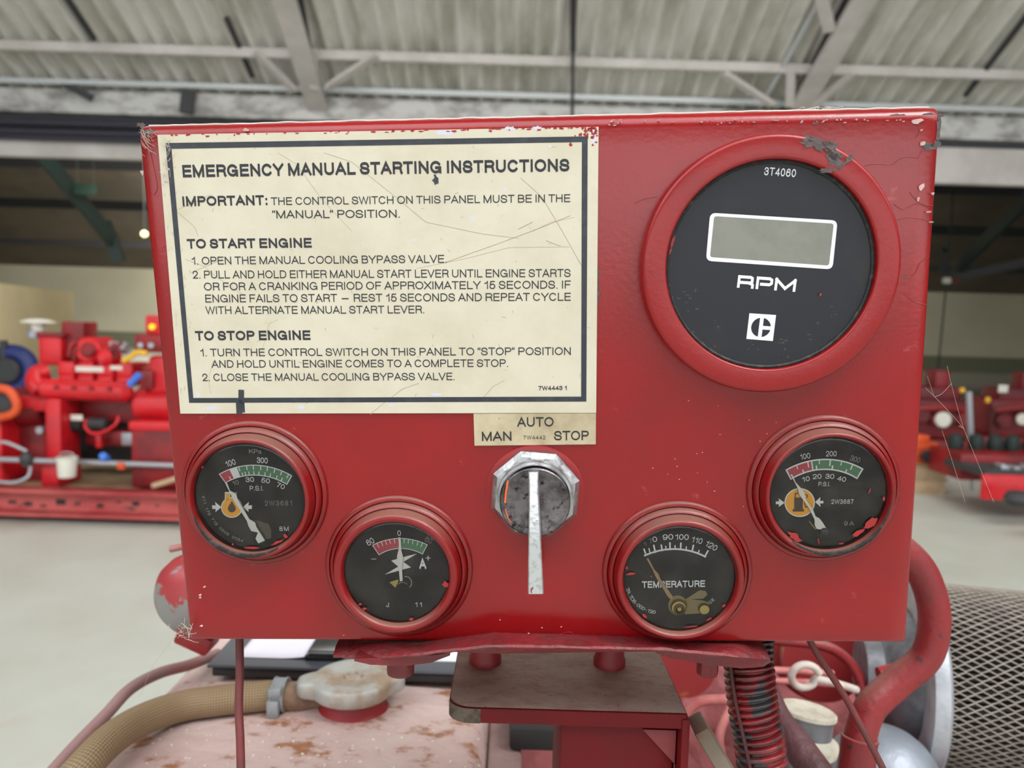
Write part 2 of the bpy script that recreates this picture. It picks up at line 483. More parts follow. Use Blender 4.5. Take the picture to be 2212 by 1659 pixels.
_six = [_arc(.5, .31, .5, .31, 0, 360, 28), _sm([(.95, .78), (.8, .96), (.53, 1), (.2, .9), (.03, .6), (0, .31)])]
GL = {  # glyph: (width, left bearing, right bearing, strokes) in cap heights, Helvetica-like
    'A': (.90, .02, .02, [[(0, 0), (.5, 1), (1, 0)], [(.19, .32), (.81, .32)]]),
    'B': (.77, .11, .06, [[(0, .53), (.62, .53)] + _arc(.62, .765, .32, .235, -90, 90, 10) + [(0, 1), (0, 0), (.64, 0)] + _arc(.64, .265, .36, .265, -90, 90, 10)]),
    'C': (.89, .06, .06, [_arc(.5, .5, .5, .5, 38, 322, 28)]),
    'D': (.83, .11, .06, [[(0, 0), (0, 1), (.42, 1)] + _arc(.42, .5, .58, .5, 90, -90, 16) + [(0, 0)]]),
    'E': (.72, .11, .06, [[(1, 1), (0, 1), (0, 0), (1, 0)], [(0, .52), (.93, .52)]]),
    'F': (.68, .11, .04, [[(1, 1), (0, 1), (0, 0)], [(0, .5), (.88, .5)]]),
    'G': (.92, .06, .10, [_arc(.5, .5, .5, .5, 38, 318, 28), [(1, 0), (1, .45), (.55, .45)]]),
    'H': (.78, .11, .11, [[(0, 0), (0, 1)], [(1, 0), (1, 1)], [(0, .52), (1, .52)]]),
    'I': (.0, .12, .12, [[(0, 0), (0, 1)]]),
    'J': (.57, .03, .10, [[(1, 1), (1, .28)] + _arc(.5, .28, .5, .28, 0, -180, 12) + [(0, .32)]]),
    'K': (.83, .11, .01, [[(0, 0), (0, 1)], [(.95, 1), (0, .36)], [(.34, .59), (1, 0)]]),
    'L': (.64, .11, .03, [[(0, 1), (0, 0), (1, 0)]]),
    'M': (.96, .10, .10, [[(0, 0), (0, 1)], [(1, 0), (1, 1)], [(0, 1), (.5, 0), (1, 1)]]),
    'N': (.79, .11, .11, [[(0, 0), (0, 1)], [(1, 0), (1, 1)], [(0, 1), (1, 0)]]),
    'O': (.97, .06, .06, [_arc(.5, .5, .5, .5, 0, 360, 36)]),
    'P': (.74, .11, .05, [[(0, 0), (0, 1), (.62, 1)] + _arc(.62, .735, .38, .265, 90, -90, 12) + [(0, .47)]]),
    'R': (.79, .11, .04, [[(0, 0), (0, 1), (.6, 1)] + _arc(.6, .745, .38, .255, 90, -90, 12) + [(0, .49)], _sm([(.55, .49), (.82, .43), (.92, .27), (.93, .1), (1, 0)], 4)]),
    'S': (.79, .06, .06, [_sm([(.95, .71), (.83, .92), (.5, 1), (.15, .92), (.04, .74), (.16, .58), (.5, .5), (.86, .42), (1, .25), (.86, .07), (.5, 0), (.13, .08), (0, .31)])]),
    'T': (.79, .03, .03, [[(0, 1), (1, 1)], [(.5, 1), (.5, 0)]]),
    'U': (.79, .11, .11, [[(0, 1), (0, .36)] + _arc(.5, .36, .5, .36, 180, 360, 16) + [(1, 1)]]),
    'V': (.89, .02, .02, [[(0, 1), (.5, 0), (1, 1)]]),
    'W': (1.25, .02, .02, [[(0, 1), (.25, 0), (.5, 1), (.75, 0), (1, 1)]]),
    'X': (.88, .02, .02, [[(0, 0), (1, 1)], [(0, 1), (1, 0)]]),
    'Y': (.89, .02, .02, [[(0, 1), (.5, .42), (1, 1)], [(.5, .42), (.5, 0)]]),
    'Z': (.78, .04, .04, [[(0, 1), (1, 1), (0, 0), (1, 0)]]),
    '0': (.66, .06, .06, [_arc(.5, .5, .5, .5, 0, 360, 30)]),
    '1': (.34, .14, .14, [[(0, .74), (.6, .8), (1, 1), (1, 0)]]),
    '2': (.66, .05, .06, [_sm([(.03, .68), (.14, .92), (.5, 1), (.88, .9), (.97, .7), (.82, .46), (.35, .22), (.05, 0)]) + [(1, 0)]]),
    '3': (.66, .05, .06, [_sm([(.03, .75), (.18, .94), (.5, 1), (.84, .92), (.93, .75), (.8, .57), (.42, .53)]), _sm([(.42, .53), (.85, .47), (1, .28), (.85, .06), (.5, 0), (.14, .07), (0, .29)])]),
    '4': (.68, .04, .04, [[(.76, 0), (.76, 1), (0, .27), (1, .27)]]),
    '5': (.66, .05, .06, [[(.92, 1), (.2, 1), (.09, .48)] + _sm([(.09, .48), (.5, .62), (.88, .52), (1, .31), (.85, .07), (.48, 0), (.13, .07), (0, .25)])]),
    '6': (.66, .06, .06, _six),
    '7': (.66, .06, .06, [[(0, 1), (1, 1)] + _sm([(1, 1), (.6, .5), (.36, 0)])]),
    '8': (.66, .06, .06, [_arc(.5, .755, .42, .245, 0, 360, 24), _arc(.5, .26, .5, .26, 0, 360, 24)]),
    '9': (.66, .06, .06, [[(1 - x, 1 - y) for x, y in s_] for s_ in _six]),
    'a': (.5, .06, .06, [_arc(.5, .33, .5, .33, 0, 360, 20), [(1, 0), (1, .66)]]),
    '.': (0, .12, .14, [[(0, 0), (0, .002)]]),
    ':': (0, .14, .14, [[(0, 0), (0, .002)], [(0, .62), (0, .622)]]),
    '-': (.3, .06, .06, [[(0, .4), (1, .4)]]),
    '+': (.5, .06, .06, [[(0, .45), (1, .45)], [(.5, .14), (.5, .76)]]),
    '—': (.85, .25, .25, [[(0, .38), (1, .38)]]),
    '“': (.22, .05, .05, [[(0, .80), (.15, 1)], [(1, .80), (1.15, 1)]]),
    '”': (.22, .05, .05, [[(0, 1), (-.15, .80)], [(1, 1), (.85, .80)]]),
    'r': (1.25, .1, .05, [[(0, 0), (0, 1)], [(0, 1), (.82, 1), (.94, .9), (.94, .55), (.82, .42), (0, .42)], [(.66, .42), (.90, .34), (1, .22), (1, 0)]]),
    'p': (1.25, .1, .05, [[(0, 0), (0, 1)], [(0, 1), (.86, 1), (1, .87), (1, .52), (.86, .38), (.28, .38)]]),
    'm': (1.65, .1, .1, [[(0, 0), (0, 1)], [(1, 0), (1, 1)], [(0, 1), (.5, .12)], [(.5, .12), (1, 1)]]),
    ' ': (.2, .08, .08, []),
}


def ribbon(mb, pts, t, tf):
    pts = [Vector((p[0], p[1])) for p in pts]
    q = [pts[0]]
    for p in pts[1:]:
        if (p - q[-1]).length > 1e-5:
            q.append(p)
    closed = len(q) > 3 and (q[0] - q[-1]).length < 1e-4
    if closed:
        q.pop()
    n = len(q)
    if n == 1:
        q.append(q[0] + Vector((0, 1e-4)))
        n = 2
    if not closed:
        d0, d1 = (q[0] - q[1]).normalized(), (q[-1] - q[-2]).normalized()
        q[0] = q[0] + d0 * t / 2
        q[-1] = q[-1] + d1 * t / 2
    L, R = [], []
    for i in range(n):
        a = q[i] - q[i - 1] if (i > 0 or closed) else q[1] - q[0]
        b = q[(i + 1) % n] - q[i] if (i < n - 1 or closed) else q[i] - q[i - 1]
        a.normalize(); b.normalize()
        na, nb = Vector((-a.y, a.x)), Vector((-b.y, b.x))
        m_ = na + nb
        if m_.length < 1e-4:
            m_ = na
        m_.normalize()
        k = min(1.0 / max(m_.dot(na), 0.2), 2.2) * t / 2
        L.append(q[i] + m_ * k)
        R.append(q[i] - m_ * k)
    vl = [mb.b.verts.new(tf(p)) for p in L]
    vr = [mb.b.verts.new(tf(p)) for p in R]
    for i in range(n if closed else n - 1):
        j = (i + 1) % n
        try:
            mb.b.faces.new((vr[i], vr[j], vl[j], vl[i]))
        except ValueError:
            pass


def text_width(s, t, track=0.0):
    return sum(GL[c][0] + (t if c != ' ' else 0) + GL[c][1] + GL[c][2] + track for c in s)


def put_text(mb, s, p0, p1, cap, t, track=0.0, xs=None, thick=None):
    """text from baseline point p0 to p1 (panel-local Vectors, w kept), cap height in metres"""
    first, last = GL[s[0]], GL[s[-1]]
    nat = text_width(s, t, track) - first[1] - last[2] - track
    d = (p1 - p0)
    sx = d.length / nat
    ux = d.normalized()
    uy = Vector((-ux.y, ux.x, 0))
    x = -first[1]
    tt = t
    for c in s:
        w, l, r, st = GL[c]
        adv = w + (t if c != ' ' else 0)
        x0 = x + l

        for si, pts in enumerate(st):
            def tf(p, x0=x0, si=si):
                return p0 + ux * ((x0 + p.x) * sx) + uy * (p.y * cap) + Vector((0, 0, 1.5e-5 * si))
            ribbon(mb, [(tt / 2 + px * w, tt / 2 + py * (1 - tt)) for px, py in pts], tt, tf)
        x = x0 + adv + r + track


def put_text_c(mb, s, c, cap, t, rot=0.0, width=None, track=0.0):
    first, last = GL[s[0]], GL[s[-1]]
    nat = (text_width(s, t, track) - first[1] - last[2] - track) * cap
    w = width or nat
    ux = Vector((math.cos(math.radians(rot)), math.sin(math.radians(rot)), 0))
    uy = Vector((-ux.y, ux.x, 0))
    p0 = c - ux * w / 2 - uy * cap / 2
    put_text(mb, s, p0, p0 + ux * w, cap, t, track)


def arc3(a, b, c, n=40):
    ax, ay, bx, by, cx, cy = a.x, a.y, b.x, b.y, c.x, c.y
    d = 2 * (ax * (by - cy) + bx * (cy - ay) + cx * (ay - by))
    ox = ((ax * ax + ay * ay) * (by - cy) + (bx * bx + by * by) * (cy - ay) + (cx * cx + cy * cy) * (ay - by)) / d
    oy = ((ax * ax + ay * ay) * (cx - bx) + (bx * bx + by * by) * (ax - cx) + (cx * cx + cy * cy) * (bx - ax)) / d
    r = math.hypot(ax - ox, ay - oy)
    a0, a1 = math.atan2(ay - oy, ax - ox), math.atan2(cy - oy, cx - ox)
    am = math.atan2(by - oy, bx - ox)
    two = 2 * math.pi
    if not ((am - a0) % two) < ((a1 - a0) % two):
        span = -((a0 - a1) % two)
    else:
        span = (a1 - a0) % two
    return lambda t: Vector((ox + r * math.cos(a0 + span * t), oy + r * math.sin(a0 + span * t), a.z))


def band(mb, fo, fi, t0, t1, n=24):
    rows = [[fi(t0 + (t1 - t0) * k / n) for k in range(n + 1)], [fo(t0 + (t1 - t0) * k / n) for k in range(n + 1)]]
    mb.grid(rows)


def blob(mb, c, rx, ry, h, seed, n=14, jag=0.35, rot=0.0):
    rnd = random.Random(seed)
    pts = []
    for k in range(n):
        a = 2 * math.pi * k / n
        q = 1 - jag + jag * 2 * rnd.random()
        x, y = rx * q * math.cos(a), ry * q * math.sin(a)
        pts.append(Vector((c.x + x * math.cos(rot) - y * math.sin(rot), c.y + x * math.sin(rot) + y * math.cos(rot), h)))
    mb.face(pts)


def px_size(x, y, n, h=0.0):
    return (pl(x + n / 2, y, h) - pl(x - n / 2, y, h)).length

# ================================================================== THE HALL
def quad_sheet(name, x0, x1, y0, z0, y1, z1, m, pitch=None, amp=0.03):
    mb = MB()
    if pitch:
        n = int((x1 - x0) / (pitch / 8))
        nrm = Vector((0, -(z1 - z0), (y1 - y0))).normalized()
        if nrm.z < 0:
            nrm = -nrm
        r0, r1 = [], []
        for k in range(n + 1):
            x = x0 + (x1 - x0) * k / n
            o = nrm * amp * math.sin(2 * math.pi * x / pitch)
            r0.append(Vector((x, y0, z0)) + o)
            r1.append(Vector((x, y1, z1)) + o)
        mb.grid([r0, r1])
    else:
        mb.face([(x0, y0, z0), (x1, y0, z0), (x1, y1, z1), (x0, y1, z1)])
    return struct(mb.build(name, m, smooth=True, angle=80))


mb = MB(); mb.box((0, 5, -0.05), (90, 80, 0.1)); struct(mb.build('floor', M['floor'], smooth=False))
TAN = math.tan(math.radians(24))
VY, VZ = 10.0, 4.12
RY = 2.5
quad_sheet('ceiling', -26, 26, VY, VZ, RY, VZ + (VY - RY) * TAN, M['roof'], 0.215, 0.052)
quad_sheet('ceiling', -26, 26, RY, VZ + (VY - RY) * TAN, -5.0, VZ, M['roof'], 0.215, 0.052)
quad_sheet('ceiling', -26, 26, -5.0, VZ, -9.5, VZ + 4.5 * TAN, M['roof'])
quad_sheet('ceiling', -26, 26, -9.5, VZ + 4.5 * TAN, -14.0, VZ, M['roof'])
# far bay: roof underside with the unlit gloom painted in, going up from the valley and down to the far eave
quad_sheet('ceiling', -26, 26, VY + 0.5, VZ, 22, VZ + 11.5 * TAN, M['roof_shade'])
quad_sheet('ceiling', -26, 26, 22, VZ + 11.5 * TAN, 34.5, 3.55, M['roof_shade'])
mb = MB(); mb.box((0, 34.6, 2.0), (60, 0.2, 4.2)); struct(mb.build('wall_back', M['wall'], smooth=False))
mb = MB(); mb.box((-26, 10.3, 4.7), (0.2, 49, 9.4)); struct(mb.build('wall_left', M['wall'], smooth=False))
mb = MB(); mb.box((26, 10.3, 4.7), (0.2, 49, 9.4)); struct(mb.build('wall_right', M['wall'], smooth=False))
# open loading side behind the photographer: posts and a header, daylight coming in under it
mb = MB(); mb.box((0, -14.0, 3.6), (52, 0.2, 1.2)); struct(mb.build('wall_front', M['wall'], smooth=False))
for k in range(7):
    mb = MB(); mb.box((-24 + 8 * k, -14.0, 1.6), (0.3, 0.3, 3.2)); struct(mb.build('door_post', M['steel_cream'], smooth=False))
# low partition seen at the left edge
pa, pb = at(-260, 575, 11.0), at(158, 629, 21.0)
mb = MB()
d = Vector((pb.x - pa.x, pb.y - pa.y, 0)); nrm = Vector((-d.y, d.x, 0)).normalized() * 0.12
mb.b.verts.ensure_lookup_table()
zt = 2.02
lo = [Vector((pa.x, pa.y, 0)), Vector((pb.x, pb.y, 0)), Vector((pb.x, pb.y, 0)) + nrm, Vector((pa.x, pa.y, 0)) + nrm]
mb.grid([lo, [p + Vector((0, 0, zt)) for p in lo]], close_u=True, cap=True)
struct(mb.build('wall_partition', M['wall_low'], smooth=False))
# dado strip at the foot of the back wall
mb = MB(); mb.box((0, 34.47, 0.35), (60, 0.06, 0.7)); struct(mb.build('baseboard_back', mat('dado_green_grey', lin(110, 112, 92), 0.7), smooth=False))


def beam(name, a, b, w, h, m, up=Vector((0, 0, 1))):
    a, b = Vector(a), Vector(b)
    d = (b - a)
    mb = MB()
    x = d.normalized()
    y = up.cross(x).normalized()
    z = x.cross(y)
    rot = Matrix((x, y, z)).transposed()
    mb.box((a + b) / 2, (d.length, w, h), rot)
    return struct(mb.build(name, m, smooth=False))


def roofpt(x, y, drop=0.0):
    return Vector((x, y, VZ + (VY - y) * TAN - drop))


# valley beam between the bays, gutter above it
zb0, zb1 = at(1106, 368, 9.7).z, at(1106, 291, 9.7).z
beam('valley_beam', (-24, 9.75, (zb0 + zb1) / 2), (24, 9.75, (zb0 + zb1) / 2), 0.12, zb1 - zb0, M['steel_cream'])
zg0, zg1 = at(1106, 276, 9.75).z, at(1106, 226, 9.75).z
beam('valley_gutter', (-24, 9.8, (zg0 + zg1) / 2), (24, 9.8, (zg0 + zg1) / 2), 0.3, zg1 - zg0, M['gutter'])
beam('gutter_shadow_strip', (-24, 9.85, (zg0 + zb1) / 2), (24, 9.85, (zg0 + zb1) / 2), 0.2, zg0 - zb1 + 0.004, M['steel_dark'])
# bundled dark pipes hung in front of the valley beam on the left
for px, py, r in ((0, 262, 0.055), (0, 282, 0.05), (0, 294, 0.035)):
    mb = MB()
    a = at(-300, py - 9, 9.6); b = at(760, py + 22.5, 9.6)
    mb.tube([a, b], r, 12, smooth=0)
    struct(mb.build('service_pipe', M['pipe_dark']))
# eave rail and purlin
for py, w, h, m, drop in ((206, 0.06, 0.055, 'steel_grey', 0.10), (131, 0.07, 0.10, 'steel_cream', 0.10)):
    d = ray(1106, py)
    t = (VZ + VY * TAN - drop - EYE.z) / (d.z + d.y * TAN)
    p = EYE + d * t
    beam('purlin', (-22, p.y, p.z), (22, p.y, p.z), w, h, M[m])
PURL = p
for y in (6.9, 4.7):
    q = roofpt(0, y, 0.1)
    beam('purlin', (-22, q.y, q.z), (22, q.y, q.z), 0.07, 0.1, M['steel_cream'])


def on_roof(px, py, drop):
    d = ray(px, py)
    t = (VZ + VY * TAN - drop - EYE.z) / (d.z + d.y * TAN)
    return EYE + d * t


# rafters with their knee braces
for (ax, ay, bx, by, kl, kr, post) in ((692, 252, 596, -60, ((552, 112), (636, 194)), ((812, 120), (708, 188)), ((676, 108), (678, 190))),
                                       (1728, 232, 1890, -40, ((1562, 158), (1668, 226)), ((1840, 160), (1758, 228)), ((1709, 148), (1706, 228)))):
    beam('roof_rafter', on_roof(ax, ay, 0.22), on_roof(bx, by, 0.30), 0.24, 0.06, M['steel_cream'])
    for k in (kl, kr):
        beam('knee_brace', on_roof(*k[0], 0.16), on_roof(*k[1], 0.24), 0.09, 0.05, M['steel_cream'])
    beam('knee_post', on_roof(*post[0], 0.14), on_roof(*post[1], 0.26), 0.10, 0.05, M['steel_cream'])
    mb = MB()
    off = 1 if ax < 1000 else -1
    mb.tube([on_roof(ax - 4, ay - 30, 0.05), on_roof(bx + 42 * off, by, 0.05)], 0.035, 8, smooth=0)
    struct(mb.build('sheet_joint', M['steel_dark']))
beam('roof_strut', on_roof(1768, -30, 0.25), on_roof(1792, 66, 0.28), 0.12, 0.05, M['steel_cream'])
mb = MB(); mb.tube([on_roof(1782, -20, 0.1), on_roof(1655, 208, 0.1)], 0.03, 8, smooth=0); struct(mb.build('conduit_pipe', M['steel_grey']))
for a, b in (((140, -10), (202, 84)), ((490, 40), (545, 165)), ((2225, 25), (2086, 206)), ((1238, -10), (1238, 110))):
    mb = MB(); mb.tube([on_roof(*a, 0.05), on_roof(*b, 0.05)], 0.034, 8, smooth=0)
    struct(mb.build('sheet_joint', M['steel_dark']))
mb = MB(); mb.tube([on_roof(1238, 60, 0.05), at(1236, 260, 9.4)], 0.02, 8, smooth=0); struct(mb.build('roof_drop_pipe', M['steel_dark']))
beam('gutter_bracket', at(135, 178, 9.5), at(198, 212, 9.5), 0.05, 0.09, M['steel_dark'])
beam('gutter_bracket', at(408, 196, 9.55), at(402, 245, 9.55), 0.05, 0.16, M['steel_dark'])
# far-bay steelwork
for py, y, hh in ((383, 17.0, 0.20), (470, 22.0, 0.26), (553, 29.0, 0.22)):
    z = at(1106, py, y).z
    beam('far_purlin', (-25, y, z), (25, y, z), 0.15, hh, M['steel_dark'])
beam('far_truss_strut', at(88, 330, 14), at(245, 520, 16), 0.1, 0.30, M['steel_green'])
beam('far_truss_strut', at(225, 480, 16), at(258, 566, 16), 0.1, 0.26, M['steel_green'])
beam('far_truss_strut', at(2230, 420, 14), at(2062, 585, 16), 0.1, 0.26, M['steel_green'])
beam('far_truss_tie', at(2036, 606, 16), at(2300, 548, 15), 0.1, 0.17, M['steel_dark'])
beam('far_truss_tie', at(2036, 590, 16), at(2040, 540, 15.8), 0.1, 0.17, M['steel_dark'])
# unseen glowing roof sheets, added to light the panel and hall
mb = MB()
for k, (x0, x1) in enumerate(((-11.8, -7.6), (-6.9, -2.7), (-2.1, 2.1), (2.7, 6.9), (7.6, 11.8))):
    mb = MB()
    f = lambda x, y: (x, y, VZ + (y + 5.0) * TAN - 0.06)
    mb.face([f(x0, -3.8), f(x1, -3.8), f(x1, -0.4), f(x0, -0.4)])
    struct(mb.build('roof_glow_panel_%d' % (k + 1), M['roof_glow'], smooth=False))

# ================================================================== CONTROL PANEL
cTL, cTR, cBR, cBL = pl(297, 268), pl(2033, 227), pl(1957, 1389), pl(410, 1383)
panel = thing('control_panel', PM @ Vector((0, cBL.y, 0)), 'scuffed red engine control panel with a cream instruction plate, five dials and a selector switch', 'control panel')
DEP, RT = 0.105, 0.0065
mb = MB()
rows = []
for tl, bl in ((cTL, cBL), (cTR, cBR)):
    up = (tl - bl); up.z = 0
    H = up.length; up.normalize()
    sec = [bl + up * 0.0012 + Vector((0, 0, -DEP)), bl + Vector((0, 0, -DEP)), bl + Vector((0, 0, -0.0015)), bl + up * 0.0006 + Vector((0, 0, -0.0004)), bl + up * 0.0018]
    for k in range(1, 31):
        sec.append(bl + up * (0.0018 + (H - RT - 0.0018) * k / 30))
    for k in range(1, 9):
        a = math.pi / 2 * k / 8
        sec.append(bl + up * (H - RT + RT * math.sin(a)) + Vector((0, 0, -RT + RT * math.cos(a))))
    sec.append(bl + up * H + Vector((0, 0, -DEP)))
    rows.append(sec)
NC = 40
full = []
for i in range(NC + 1):
    t = i / NC
    row = [rows[0][k].lerp(rows[1][k], t) for k in range(len(rows[0]))]
    if i in (0, NC):
        row = [p + Vector((0, 0, -0.0012)) if p.z > -0.02 else p for p in row]
    full.append(row)
ins0 = [rows[0][k].lerp(rows[1][k], 0.0035) for k in range(len(rows[0]))]
ins1 = [rows[0][k].lerp(rows[1][k], 0.9965) for k in range(len(rows[0]))]
full.insert(1, ins0); full.insert(-1, ins1)
mb.grid(full, cap=True)
enclosure = mb.build('enclosure', M['panel'], panel, PM, angle=50)

# --- instruction plate
PH = 0.0009
plate = MB()
q = [pl(340, 291, PH), pl(1293, 274, PH), pl(1287.8, 892, PH), pl(389.5, 893.5, PH)]
plate.prism([(p.x, p.y) for p in q], 0.0, PH)
plate = plate.build('instruction_plate', M['cream'], panel, PM, smooth=False)
plate['label'] = 'cream enamel plate printed with emergency manual starting instructions'
bd = MB()
bo = [pl(*p, PH + 6e-5) for p in ((357.6, 308.9), (1269.6, 294.5), (1266.6, 867.5), (408.6, 870.3))]
bi = [pl(*p, PH + 6e-5) for p in ((370.5, 321.5), (1257, 307), (1255.3, 856.7), (417.6, 859.7))]
bd.grid([bo, bi], close_u=True)
bd.build('border', M['border_ink'], plate, PM, smooth=False)


def line(mb, s, x0, y0, x1, y1, capx, t, h, track=0.0):
    a, b = pl(x0, y0, h), pl(x1, y1, h)
    cap = (pl(x0, y0 - capx, h) - a).length
    put_text(mb, s, a, b, cap, t, track)


HT = PH + 8e-5
HEADS = (
    ('EMERGENCY MANUAL STARTING INSTRUCTIONS', 395.2, 383.4, 1230, 370.4, 27, .225, HT),
    ('IMPORTANT:', 395, 445.7, 578, 443, 21.5, .225, HT),
    ('TO START ENGINE', 404.6, 537.3, 673.7, 535, 21, .225, HT),
    ('TO STOP ENGINE', 422.3, 735.8, 671, 734.4, 20.7, .225, HT),
    ('7W4443 1', 1163, 843.3, 1224.3, 842.6, 9.4, .20, HT),
)
BODY = (
    ('THE CONTROL SWITCH ON THIS PANEL MUST BE IN THE', 585.6, 443.3, 1231.8, 436.7, 17.0),
    ('“MANUAL” POSITION.', 588.4, 472, 863.5, 470.3, 17.4),
    ('1. OPEN THE MANUAL COOLING BYPASS VALVE.', 415, 571.9, 964.5, 567.9, 17.0),
    ('2. PULL AND HOLD EITHER MANUAL START LEVER UNTIL ENGINE STARTS', 416.8, 602, 1232.5, 598.5, 17.2),
    ('OR FOR A CRANKING PERIOD OF APPROXIMATELY 15 SECONDS. IF', 441, 627.7, 1233, 623.5, 17.2),
    ('ENGINE FAILS TO START — REST 15 SECONDS AND REPEAT CYCLE', 444, 653.6, 1233, 649.8, 17.2),
    ('WITH ALTERNATE MANUAL START LEVER.', 444.6, 678.7, 916.4, 677, 16.8),
    ('1. TURN THE CONTROL SWITCH ON THIS PANEL TO “STOP” POSITION', 433.3, 770, 1233, 766.9, 16.6),
    ('AND HOLD UNTIL ENGINE COMES TO A COMPLETE STOP.', 457.5, 794.6, 1097.4, 792.7, 16.4),
    ('2. CLOSE THE MANUAL COOLING BYPASS VALVE.', 437.6, 823.3, 982, 821.4, 16.2),
)
for a in HEADS:
    hd = MB(); line(hd, *a); hd.build('heading_lettering', M['ink'], plate, PM, smooth=False)
for a in BODY:
    bt = MB(); line(bt, *a, .14, HT); bt.build('body_lettering', M['ink'], plate, PM, smooth=False)
# marks on the plate: scratches, a blot, a pen stroke, bare spots
sc = MB()
rnd = random.Random(5)


def scratch(mb, pts, wpx, h):
    w = px_size(pts[0][0], pts[0][1], wpx, h)
    p = [pl(x, y, h) for x, y in pts]
    ribbon(mb, [(v.x, v.y) for v in p], w, lambda q: Vector((q.x, q.y, h)))


for pts, w in (([(1125, 385), (1170, 425), (1215, 500), (1255, 572)], 1.2), ([(965, 566), (1080, 525), (1160, 495), (1232, 466)], 1.2),
               ([(900, 580), (1000, 560), (1100, 535), (1230, 533)], 0.7), ([(700, 330), (760, 350), (860, 430), (920, 480), (1040, 505), (1120, 515)], 0.9),
               ([(600, 330), (640, 355), (695, 430), (760, 500)], 0.7), ([(455, 420), (380, 455), (420, 490), (428, 510)], 0.7),
               ([(400, 560), (440, 575), (470, 600), (530, 640)], 0.8), ([(410, 590), (450, 573), (480, 560)], 0.8),
               ([(800, 895), (830, 870), (870, 840), (905, 828)], 1.0), ([(1045, 858), (1065, 835), (1090, 822)], 1.0),
               ([(455, 850), (450, 820), (460, 780)], 0.6), ([(560, 770), (575, 730), (580, 700), (600, 690)], 0.6), ([(1150, 500), (1190, 480), (1240, 470)], 0.6),
               ([(1180, 520), (1210, 532)], 1.4), ([(1120, 495), (1150, 480)], 1.6), ([(520, 840), (520, 880), (518, 860)], 0.6)):
    scratch(sc, pts, w, PH + 4e-5)
for k in range(70):
    x, y = rnd.uniform(380, 1270), rnd.uniform(300, 880)
    a = rnd.uniform(0, 6.28); l = rnd.uniform(2, 9)
    scratch(sc, [(x, y), (x + l * math.cos(a), y + l * math.sin(a))], rnd.uniform(0.5, 1.3), PH + 4e-5)
for k in range(40):
    x, y = rnd.uniform(340, 375), rnd.uniform(330, 880)
    x += (y - 300) * 0.093
    scratch(sc, [(x, y), (x + rnd.uniform(-3, 3), y + rnd.uniform(3, 10))], 0.8, PH + 4e-5)
sc.build('scratches', mat('scratch_brown', lin(158, 140, 116), 0.6), plate, PM, smooth=False)['kind'] = 'stuff'
bl_ = MB()
blob(bl_, pl(941, 389, PH + 1.2e-4), px_size(941, 389, 7), px_size(941, 389, 8), PH + 1.2e-4, 3)
blob(bl_, pl(940, 379, PH + 1.2e-4), px_size(941, 389, 2.5), px_size(941, 389, 3), PH + 1.2e-4, 4)
bl_.build('ink_blot', M['border_ink'], plate, PM, smooth=False)
bl_ = MB()
for (x0, y0, x1, y1, w) in ((521, 848, 521, 866, 12), (516, 870, 517, 888, 13), (525, 872, 526, 888, 6)):
    scratch(bl_, [(x0, y0), (x1, y1)], w, PH + 1.0e-4)
bl_.build('marker_stroke', M['border_ink'], plate, PM, smooth=False)
bs = MB()
for x, y, rx, ry, sd in ((455, 883, 16, 4, 1), (428, 853, 4, 6, 2), (650, 879, 8, 4, 3), (945, 852, 12, 4, 4), (962, 286, 20, 6, 6), (1100, 278, 14, 5, 7), (1160, 277, 9, 5, 8), (1020, 472, 3, 8, 9),
                         (1283, 300, 5, 14, 11), (1188, 315, 3, 3, 12), (1090, 410, 4, 3, 13), (893, 519, 4, 3, 14), (846, 875, 6, 3, 15), (1280, 285, 4, 8, 19)):
    c = pl(x, y, PH + 3e-5)
    blob(bs, c, px_size(x, y, rx), px_size(x, y, ry), PH + 3e-5, sd)
bs.build('bare_spots', mat('bare_zinc_spot', lin(196, 196, 208), 0.5), plate, PM, smooth=False)['kind'] = 'stuff'
ov = MB()
for k in range(60):
    t = rnd.random()
    x = 345 + 950 * t
    y = 291 - 17 * t + abs(rnd.gauss(0, 2.5))
    blob(ov, pl(x, y, PH + 5e-5), px_size(x, y, rnd.uniform(1.5, 6)), px_size(x, y, rnd.uniform(0.8, 2.4)), PH + 5e-5, 100 + k)
for k in range(46):
    x, y = 1292 - abs(rnd.gauss(0, 22)), 276 + abs(rnd.gauss(0, 14))
    blob(ov, pl(x, y, PH + 5e-5), px_size(x, y, rnd.uniform(0.8, 4)), px_size(x, y, rnd.uniform(0.8, 4)), PH + 5e-5, 300 + k)
ov.build('paint_overspray', M['red_fleck'], plate, PM, smooth=False)['kind'] = 'stuff'

# --- switch label plate
sp = MB()
q = [pl(1022.8, 893.6, PH), pl(1287.5, 892.8, PH), pl(1287, 960, PH), pl(1025, 963, PH)]
sp.prism([(p.x, p.y) for p in q], 0.0, PH * 0.8)
splate = sp.build('switch_plate', M['cream_old'], panel, PM, smooth=False)
splate['label'] = 'small grimy cream plate reading AUTO, MAN and STOP'
st_ = MB()
H2 = PH * 0.8 + 8e-5
line(st_, 'AUTO', 1117.3, 922, 1196, 921.5, 20.7, .17, H2)
line(st_, 'MAN', 1041.3, 952.8, 1105, 952, 20, .17, H2)
line(st_, 'STOP', 1197, 951.5, 1272, 951, 20.7, .17, H2)
line(st_, '7W4442', 1130.4, 949.5, 1178.5, 949, 8.4, .13, H2, .12)
st_.build('lettering', M['ink'], splate, PM, smooth=False)

# --- dials
def circ(x0, x1, y0, y1, h):
    a, b, c, d = pl(x0, (y0 + y1) / 2, h), pl(x1, (y0 + y1) / 2, h), pl((x0 + x1) / 2, y0, h), pl((x0 + x1) / 2, y1, h)
    return (a + b + c + d) / 4, ((a - b).length + (c - d).length) / 4


